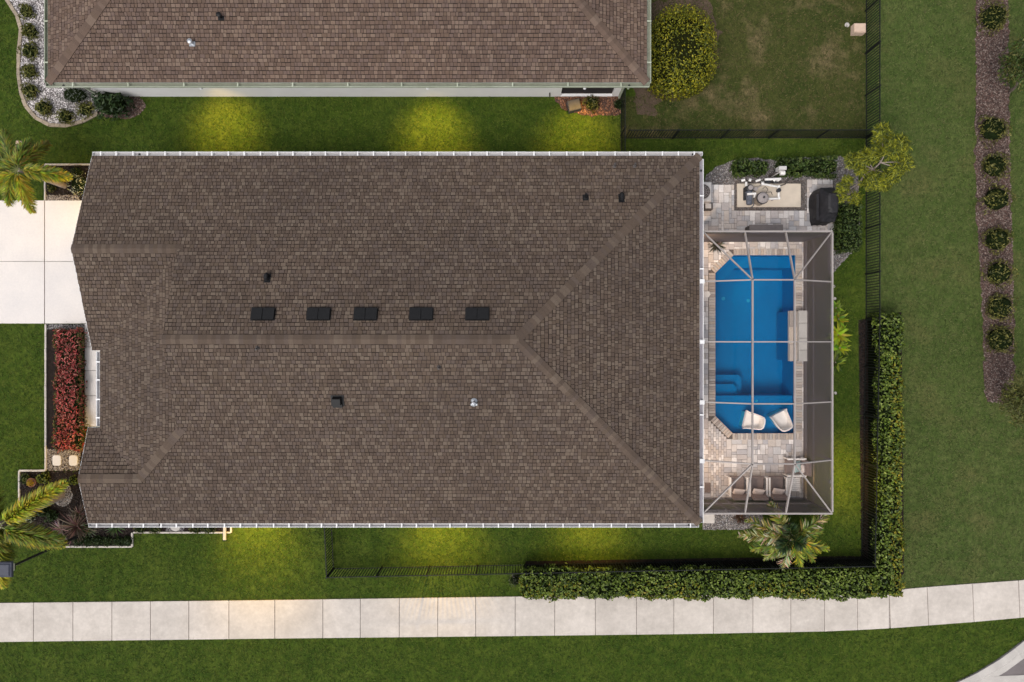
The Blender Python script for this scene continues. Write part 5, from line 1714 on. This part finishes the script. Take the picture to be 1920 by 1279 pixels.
REDBR = [(0.10, 0.05, 0.035), (0.16, 0.085, 0.06), (0.065, 0.035, 0.025), (0.22, 0.15, 0.11), (0.06, 0.05, 0.025)]
rosette('large red brown spiky plant in the palm bed', 138, 990, .95, 110, REDBR, .7, .045)
rosette('smaller red brown spiky plant against the roof rake', 143, 967, .6, 55, REDBR, .6, .04)
rosette('pinkish spiky plant left of the large red brown one', 112, 995, .55, 45, [(0.2, .12, .11), (0.28, .2, .18), (.1, .06, .05)], .4, .035)
rosette('green strappy plant beside the lower left gutter end', 160, 993, .5, 50, [(0.05, .085, .02), (.035, .06, .015), (.08, .11, .03)], .4, .05)
rosette('green strappy plant in the middle under the lower eave', 214, 990, .5, 40, [(0.05, .085, .02), (.035, .06, .015), (.08, .11, .03)], .4, .05)
rosette('brown dry tuft below the screen enclosure', 1391, 972, .38, 90, [(0.10, .05, .03), (.06, .032, .02), (.15, .08, .05)], .5, .025)
YP = [(0.30, 0.38, 0.018), (0.38, 0.44, 0.022), (0.20, 0.29, 0.018), (0.12, 0.19, 0.015)]
for (x, y, L, w, cols, n_) in ((1572, 577, .42, 'uppermost, small', YP[2:], 26), (1577, 598, .5, 'with an orange tint', YP + [(0.34, .30, .02)], 34), (1576, 628, .62, 'largest and brightest', YP[:2], 44), (1580, 652, .5, 'with long pale blades, below the brightest', YP, 26), (1571, 680, .55, 'lowest and darkest', YP[2:] + [(0.05, .075, .012)], 30)):
    rosette('yellow green plant right of the pool enclosure, ' + w, x, y, L, n_, cols, .6, .15, group='yellow plants along the enclosure')
rosette('dark potted foliage in the upper left corner of the enclosure', 1346, 458, .45, 60, [(0.05, .05, .035), (.035, .04, .025), (.08, .07, .05)], .5, .06)

# ---- palms
def palm(label, base, crown, fronds, leaflet, nl, plum=True, group=None, trunk_r=.12, wid=.035, bare=.12, cols_default=None):
    """fronds: (tip px, tip py, tip z, colours, sag)"""
    b = g(*base); c = g(*crown)
    t_ = thing('palm_tree', label, 'palm tree', (b.x, b.y, 0), group)
    m_ = MB()
    k = 12
    pts = [b.lerp(c, i / k) for i in range(k + 1)]
    m_.tube(pts, [trunk_r * (1.25 - .4 * i / k) * (1 + .05 * (i % 2)) for i in range(k + 1)], 12)
    part('trunk', m_, 'palm_bark', t_)
    for (tx, ty, tz, cols, sag) in fronds:
        tip = g(tx, ty, tz)
        mid = c.lerp(tip, .45) + Vector((0, 0, sag))
        bz = lambda t: c * (1 - t) ** 2 + mid * 2 * t * (1 - t) + tip * t * t
        rc = MB().tube([bz(i / 10) for i in range(11)], [.028 * (1 - .8 * i / 10) for i in range(11)], 6, col=(0.16, 0.17, 0.05))
        fo = part('frond', rc, 'leaf', t_)
        V, F, C = [], [], []
        for i in range(nl):
            t = bare + (1 - bare) * (i + random.random()) / nl
            p = bz(t); d = (bz(min(1, t + .02)) - bz(t - .02)).normalized()
            s_ = d.cross(Vector((0, 0, 1))).normalized(); u = s_.cross(d)
            ph = random.uniform(0, 2 * math.pi) if plum else (random.choice((0, math.pi)) + random.gauss(.25, .25))
            if not plum and math.cos(ph) < 0: pass
            out = s_ * math.cos(ph) + u * math.sin(ph)
            l = leaflet * (math.sin(math.pi * (.18 + .78 * t)) ** .6) * random.uniform(.8, 1.1)
            ld = (d * random.uniform(.45, .8) + out).normalized()
            e = p + ld * l + Vector((0, 0, -.18 * l))
            md = p + ld * l * .5 + Vector((0, 0, .02))
            sd = ld.cross(u if abs(ld.dot(u)) < .9 else s_).normalized() * wid * .5
            k0 = len(V)
            V += [tuple(p - sd * .4), tuple(p + sd * .4), tuple(md + sd), tuple(e), tuple(md - sd)]
            cc = tuple(v * random.uniform(.7, 1.3) for v in random.choice(cols))
            F += [(k0, k0 + 1, k0 + 2), (k0, k0 + 2, k0 + 4), (k0 + 2, k0 + 3, k0 + 4)]
            C += [cc] * 3
        o = link('leaflets', np_mesh('leaflets', V, F, np.array(C), M['leaf']), fo)
        o['kind'] = 'stuff'
    return t_
PY = [(0.40, 0.38, 0.022), (0.31, 0.32, 0.020), (0.50, 0.44, 0.030), (0.20, 0.23, 0.016)]
PG = [(0.125, 0.165, 0.020), (0.19, 0.215, 0.022), (0.080, 0.115, 0.015), (0.26, 0.265, 0.026)]
PO = [(0.16, 0.11, 0.018), (0.10, 0.10, 0.014), (0.22, 0.14, 0.02)]
PT = [(0.42, 0.35, 0.19), (0.32, 0.28, 0.13), (0.54, 0.47, 0.29), (0.20, 0.21, 0.05)]
palm('feathery yellow green palm at the upper left, over the driveway corner', (122, 349, 0), (33, 318, 3.0),
     [(133, 332, 2.2, PG + PY, .25), (62, 398, 1.9, PY, .3), (92, 268, 2.1, PG + PO, .3), (8, 246, 2.2, PG, .3), (18, 385, 2.1, PY + PG, .35), (-60, 330, 2.2, PG, .3), (-45, 275, 2.2, PG, .3), (-35, 375, 2.2, PY, .3), (58, 262, 2.5, PG, .3)], .44, 560, wid=.040, trunk_r=.09)
palm('feathery palm at the lower left, leaning past the left edge', (116, 929, 0), (-2, 986, 4.2),
     [(123, 905, 3.9, PY, .35), (122, 1022, 2.9, PG + PY, .5), (8, 1100, 3.0, PY, .5), (22, 1050, 2.7, PG, .4), (-110, 930, 3.2, PG, .5), (-100, 1050, 3.2, PG, .5), (-20, 880, 3.2, PG, .4), (118, 1012, 3.3, PG, .45), (12, 1065, 3.2, PG, .5)], .52, 720, wid=.042, trunk_r=.13)
palm('short dense palm with tan leaf tips at the lower end of the enclosure', (1452, 985, 0), (1482, 1008, 1.9),
     [(1385, 1003, 1.3, PT + PT + PG, .25), (1443, 943, 1.7, PG + [(0.2, .2, .06)] + PT[:2], .35), (1557, 955, 1.7, PG + PT + [(0.2, .2, .06)], .35), (1553, 1030, 1.3, PG + PY, .35), (1466, 1064, 1.0, PT, .2), (1432, 1046, 1.0, PG + PT[:1], .3), (1500, 1060, 1.1, PG + PY, .35), (1408, 1030, 1.1, PG, .3), (1540, 990, 1.5, PG, .35), (1400, 975, 1.2, PT + PG, .3), (1525, 1050, 1.1, PG, .3), (1480, 985, 2.3, DKGREEN, .3), (1505, 1020, 2.2, DKGREEN, .3), (1460, 1030, 2.1, DKGREEN, .3)], .44, 130, plum=True, wid=.055, trunk_r=.15, bare=.2)

# ---- trees
def tree(label, base, top, clumps, cols, leaf, aspect, nleaf, limb_col='bark', name='tree', r_t=.06, needle=False):
    b = g(*base); tp = g(*top)
    t_ = thing(name, label, 'tree', (b.x, b.y, 0))
    path = [b.lerp(tp, i / 6) + Vector((.05 * math.sin(i * 1.7), .05 * math.cos(i * 2.1), 0)) * (i > 0) for i in range(7)]
    tr = part('trunk', MB().tube(path, [r_t * (1.2 - .8 * i / 6) for i in range(7)], 8), limb_col, t_)
    Ps, Ns, Ds = [], [], []
    for i, (x, y, z, r_) in enumerate(clumps):
        c = g(x, y, z)
        j = min(range(7), key=lambda q_: (path[q_] - c).length + (path[q_].z > c.z) * .6)
        s0 = path[j]
        md = s0.lerp(c, .5) + Vector((0, 0, .08))
        part('limb', MB().tube([s0, md, c], [r_t * .45, r_t * .3, r_t * .12], 6), limb_col, tr)
        r_ = r_ * (.86 if needle else 1)
        P_, N_ = lumpy(tuple(c), r_, r_, r_ * .7, int(nleaf * r_ * r_ / .25), .35, -.5, i + 40)
        fr = rng.uniform(.3, 1, (len(P_), 1)) ** .6
        P_ = np.array(c) + (P_ - np.array(c)) * fr
        Ps.append(P_); Ns.append(N_ * .4 + np.array([0, 0, .6])); Ds.append(N_)
    P_, N_, D_ = np.vstack(Ps), np.vstack(Ns), np.vstack(Ds)
    o = foliage('crown', t_, P_, N_, leaf, aspect, cols, .45, dirs=D_ if needle else None)
    return t_
PINE = [(0.23, 0.245, 0.016), (0.175, 0.20, 0.015), (0.31, 0.31, 0.020), (0.10, 0.125, 0.013), (0.055, 0.075, 0.011)]
tree('young pine with feathery yellow green clumps beside the right fence', (1590, 364, 0), (1662, 290, 3.3),
     [(1655, 250, 3.0, .46), (1650, 268, 2.8, .38), (1688, 272, 3.3, .52), (1672, 283, 3.5, .45), (1698, 305, 3.0, .42), (1682, 318, 2.9, .42), (1598, 302, 2.4, .42), (1620, 296, 2.7, .48), (1612, 318, 2.2, .36), (1640, 290, 3.0, .44), (1640, 338, 2.4, .45), (1658, 345, 2.2, .42), (1668, 330, 2.5, .42), (1628, 345, 2.0, .36), (1582, 350, 1.5, .34), (1576, 366, 1.2, .34), (1602, 372, 1.3, .36), (1590, 338, 1.6, .28)],
     PINE, (.12, .22), .20, 900, needle=True, name='pine_tree', limb_col='palm_bark', r_t=.05)
tree('green tree at the upper right edge overhanging the mulch strip', (1895, 170, 0), (1935, 125, 3.2),
     [(1905, 120, 2.2, .6), (1890, 140, 1.8, .42), (1922, 95, 2.8, .7), (1925, 140, 2.8, .7), (1950, 118, 3.2, .8), (1940, 160, 2.2, .55), (1885, 112, 1.6, .3), (1960, 80, 3.0, .6)],
     OLIVE + GREEN, (.08, .18), .35, 330)
tree('green tree at the lower right edge at the end of the mulch strip', (1880, 735, 0), (1925, 745, 3.0),
     [(1905, 745, 2.2, .6), (1892, 760, 1.8, .4), (1920, 720, 2.6, .6), (1925, 765, 2.6, .65), (1945, 745, 3.0, .8), (1890, 735, 1.6, .35), (1912, 785, 1.8, .4)],
     OLIVE + [(0.11, 0.12, 0.03)], (.08, .18), .33, 330)

# ------------------------------------------------------------------ lamp post, sprinklers
lb = g(150, 1004)
lp = thing('lamp_post', 'tall black lamp post with slate grey lantern at the lower left', 'lamp post', (lb.x, lb.y, 0))
part('base', MB().lathe((0, 0, 0), [(.13, 0), (.13, .06), (.09, .12), (.07, .5), (.055, .55)], 14), 'black', lp, True)
part('pole', MB().tube([(0, 0, .5), (-.02, -.02, 4.0)], [.055, .042], 12), 'black', lp, True)
hd = part('lantern', MB().box((-.02, -.02, 4.05), (.2, .2, .1)), 'black', lp, True)
part('lantern_roof', MB().box((-.02, -.02, 4.42), (.56, .56, .08), top=.92).box((-.02, -.02, 4.475), (.50, .50, .06), top=.75), 'slate', hd, True)
part('glass', MB().box((-.02, -.02, 4.24), (.26, .26, .28), top=1.15), 'lamp_glass', hd, True)
for (px, py, w) in ((1563, 537, 'uppermost'), (1565, 560, 'second'), (1566, 737, 'third, beside the wide lawn strip'), (1559, 916, 'lowest, at the palm end')):
    c = g(px, py)
    tag(part('sprinkler_head', MB().lathe((c.x, c.y, 0), [(.06, 0), (.06, .03), (.045, .035), (.03, .02), (.01, .02)], 12), 'kerb'), 'pale sprinkler ring on the lawn right of the enclosure, ' + w, 'sprinkler', 'sprinkler rings along the enclosure')
c = g(1588, 47)
tag(part('sprinkler_head', MB().lathe((c.x, c.y, 0), [(.10, 0), (.10, .02), (.07, .025), (.02, .015)], 12), 'kerb'), 'pale round sprinkler cover beside the pinkish utility box', 'sprinkler')

# ------------------------------------------------------------------ grass blades
def grass(name, polys, avoid, dens, cols, label, box):
    x0, x1, y0, y1 = box
    n_ = int((x1 - x0) * (y1 - y0) * dens)
    p = rng.uniform((x0, y0), (x1, y1), (n_, 2))
    if polys:
        k = np.zeros(len(p), bool)
        for q in polys: k |= inside(p, q)
        p = p[k]
    for q in avoid:
        p = p[~inside(p, q)]
    n_ = len(p)
    nb = 3
    p = np.repeat(p, nb, 0) + rng.normal(0, .025, (n_ * nb, 2))
    m_ = len(p)
    az = rng.uniform(0, 6.283, m_)
    L = rng.uniform(.05, .12, m_); hgt = rng.uniform(.025, .075, m_); w = rng.uniform(.008, .018, m_)
    dx, dy = np.cos(az), np.sin(az)
    V = np.zeros((m_, 3, 3))
    V[:, 0] = np.stack([p[:, 0] - dy * w, p[:, 1] + dx * w, np.full(m_, .006)], 1)
    V[:, 1] = np.stack([p[:, 0] + dy * w, p[:, 1] - dx * w, np.full(m_, .006)], 1)
    V[:, 2] = np.stack([p[:, 0] + dx * L, p[:, 1] + dy * L, hgt], 1)
    F = np.arange(m_ * 3).reshape(-1, 3)
    o = link(name, np_mesh(name, V.reshape(-1, 3), F, pick_cols(cols, m_, .3), M['blade']))
    return tag(o, label, 'grass', None, 'stuff')
ROOFA = [(XG + .3, YT - .3), (XR - .3, YT - .3), (XR - .3, YB + .3), (XG + .3, YB + .3)]
ROOFB = [(NXL + .5, 10.15), (NXR - .5, 10.15), (NXR - .5, 20), (NXL + .5, 20)]
AV = [ROOFA, ROOFB, WALK, DRIVE, FRONTWALK, REDBED, LOWBED, NARROW, TOPBED, KIDNEY, MULCHSPOT, NBED, STRIP, REARBED, SOUTHGRAVEL, DECKBASE, HEDGEBED, STREET]
LEFT = [(-25, -18), (14.72, -18), (14.72, 8.43), (4.6, 8.43), (4.6, 18), (-25, 18)]
SOUTH = [(14.72, -18), (25, -18), (25, -9)] + G((2085, 1140), (1920, 1157), (1820, 1166), (1740, 1172), (1660, 1178)) + [(14.72, -11.9)]
grass('lawn_blades', [LEFT, SOUTH], AV, 110, [(0.045, 0.085, 0.008), (0.062, 0.101, 0.010), (0.034, 0.067, 0.006), (0.096, 0.122, 0.018)], 'short green grass blades of the house lawns', (-23, 23, -15.5, 15.5))
grass('common_blades', [COMMON], AV, 90, [(0.070, 0.104, 0.025), (0.090, 0.118, 0.032), (0.056, 0.088, 0.019), (0.13, 0.14, 0.05)], 'paler grass blades of the open lawn on the right', (14.7, 23, -11.5, 15.5))
grass('back_blades', [NLAWN], AV, 80, [(0.050, 0.064, 0.014), (0.066, 0.074, 0.018), (0.085, 0.084, 0.026), (0.13, 0.105, 0.045)], 'thin dull grass blades of the back yard', (4.6, 14.72, 8.4, 15.5))
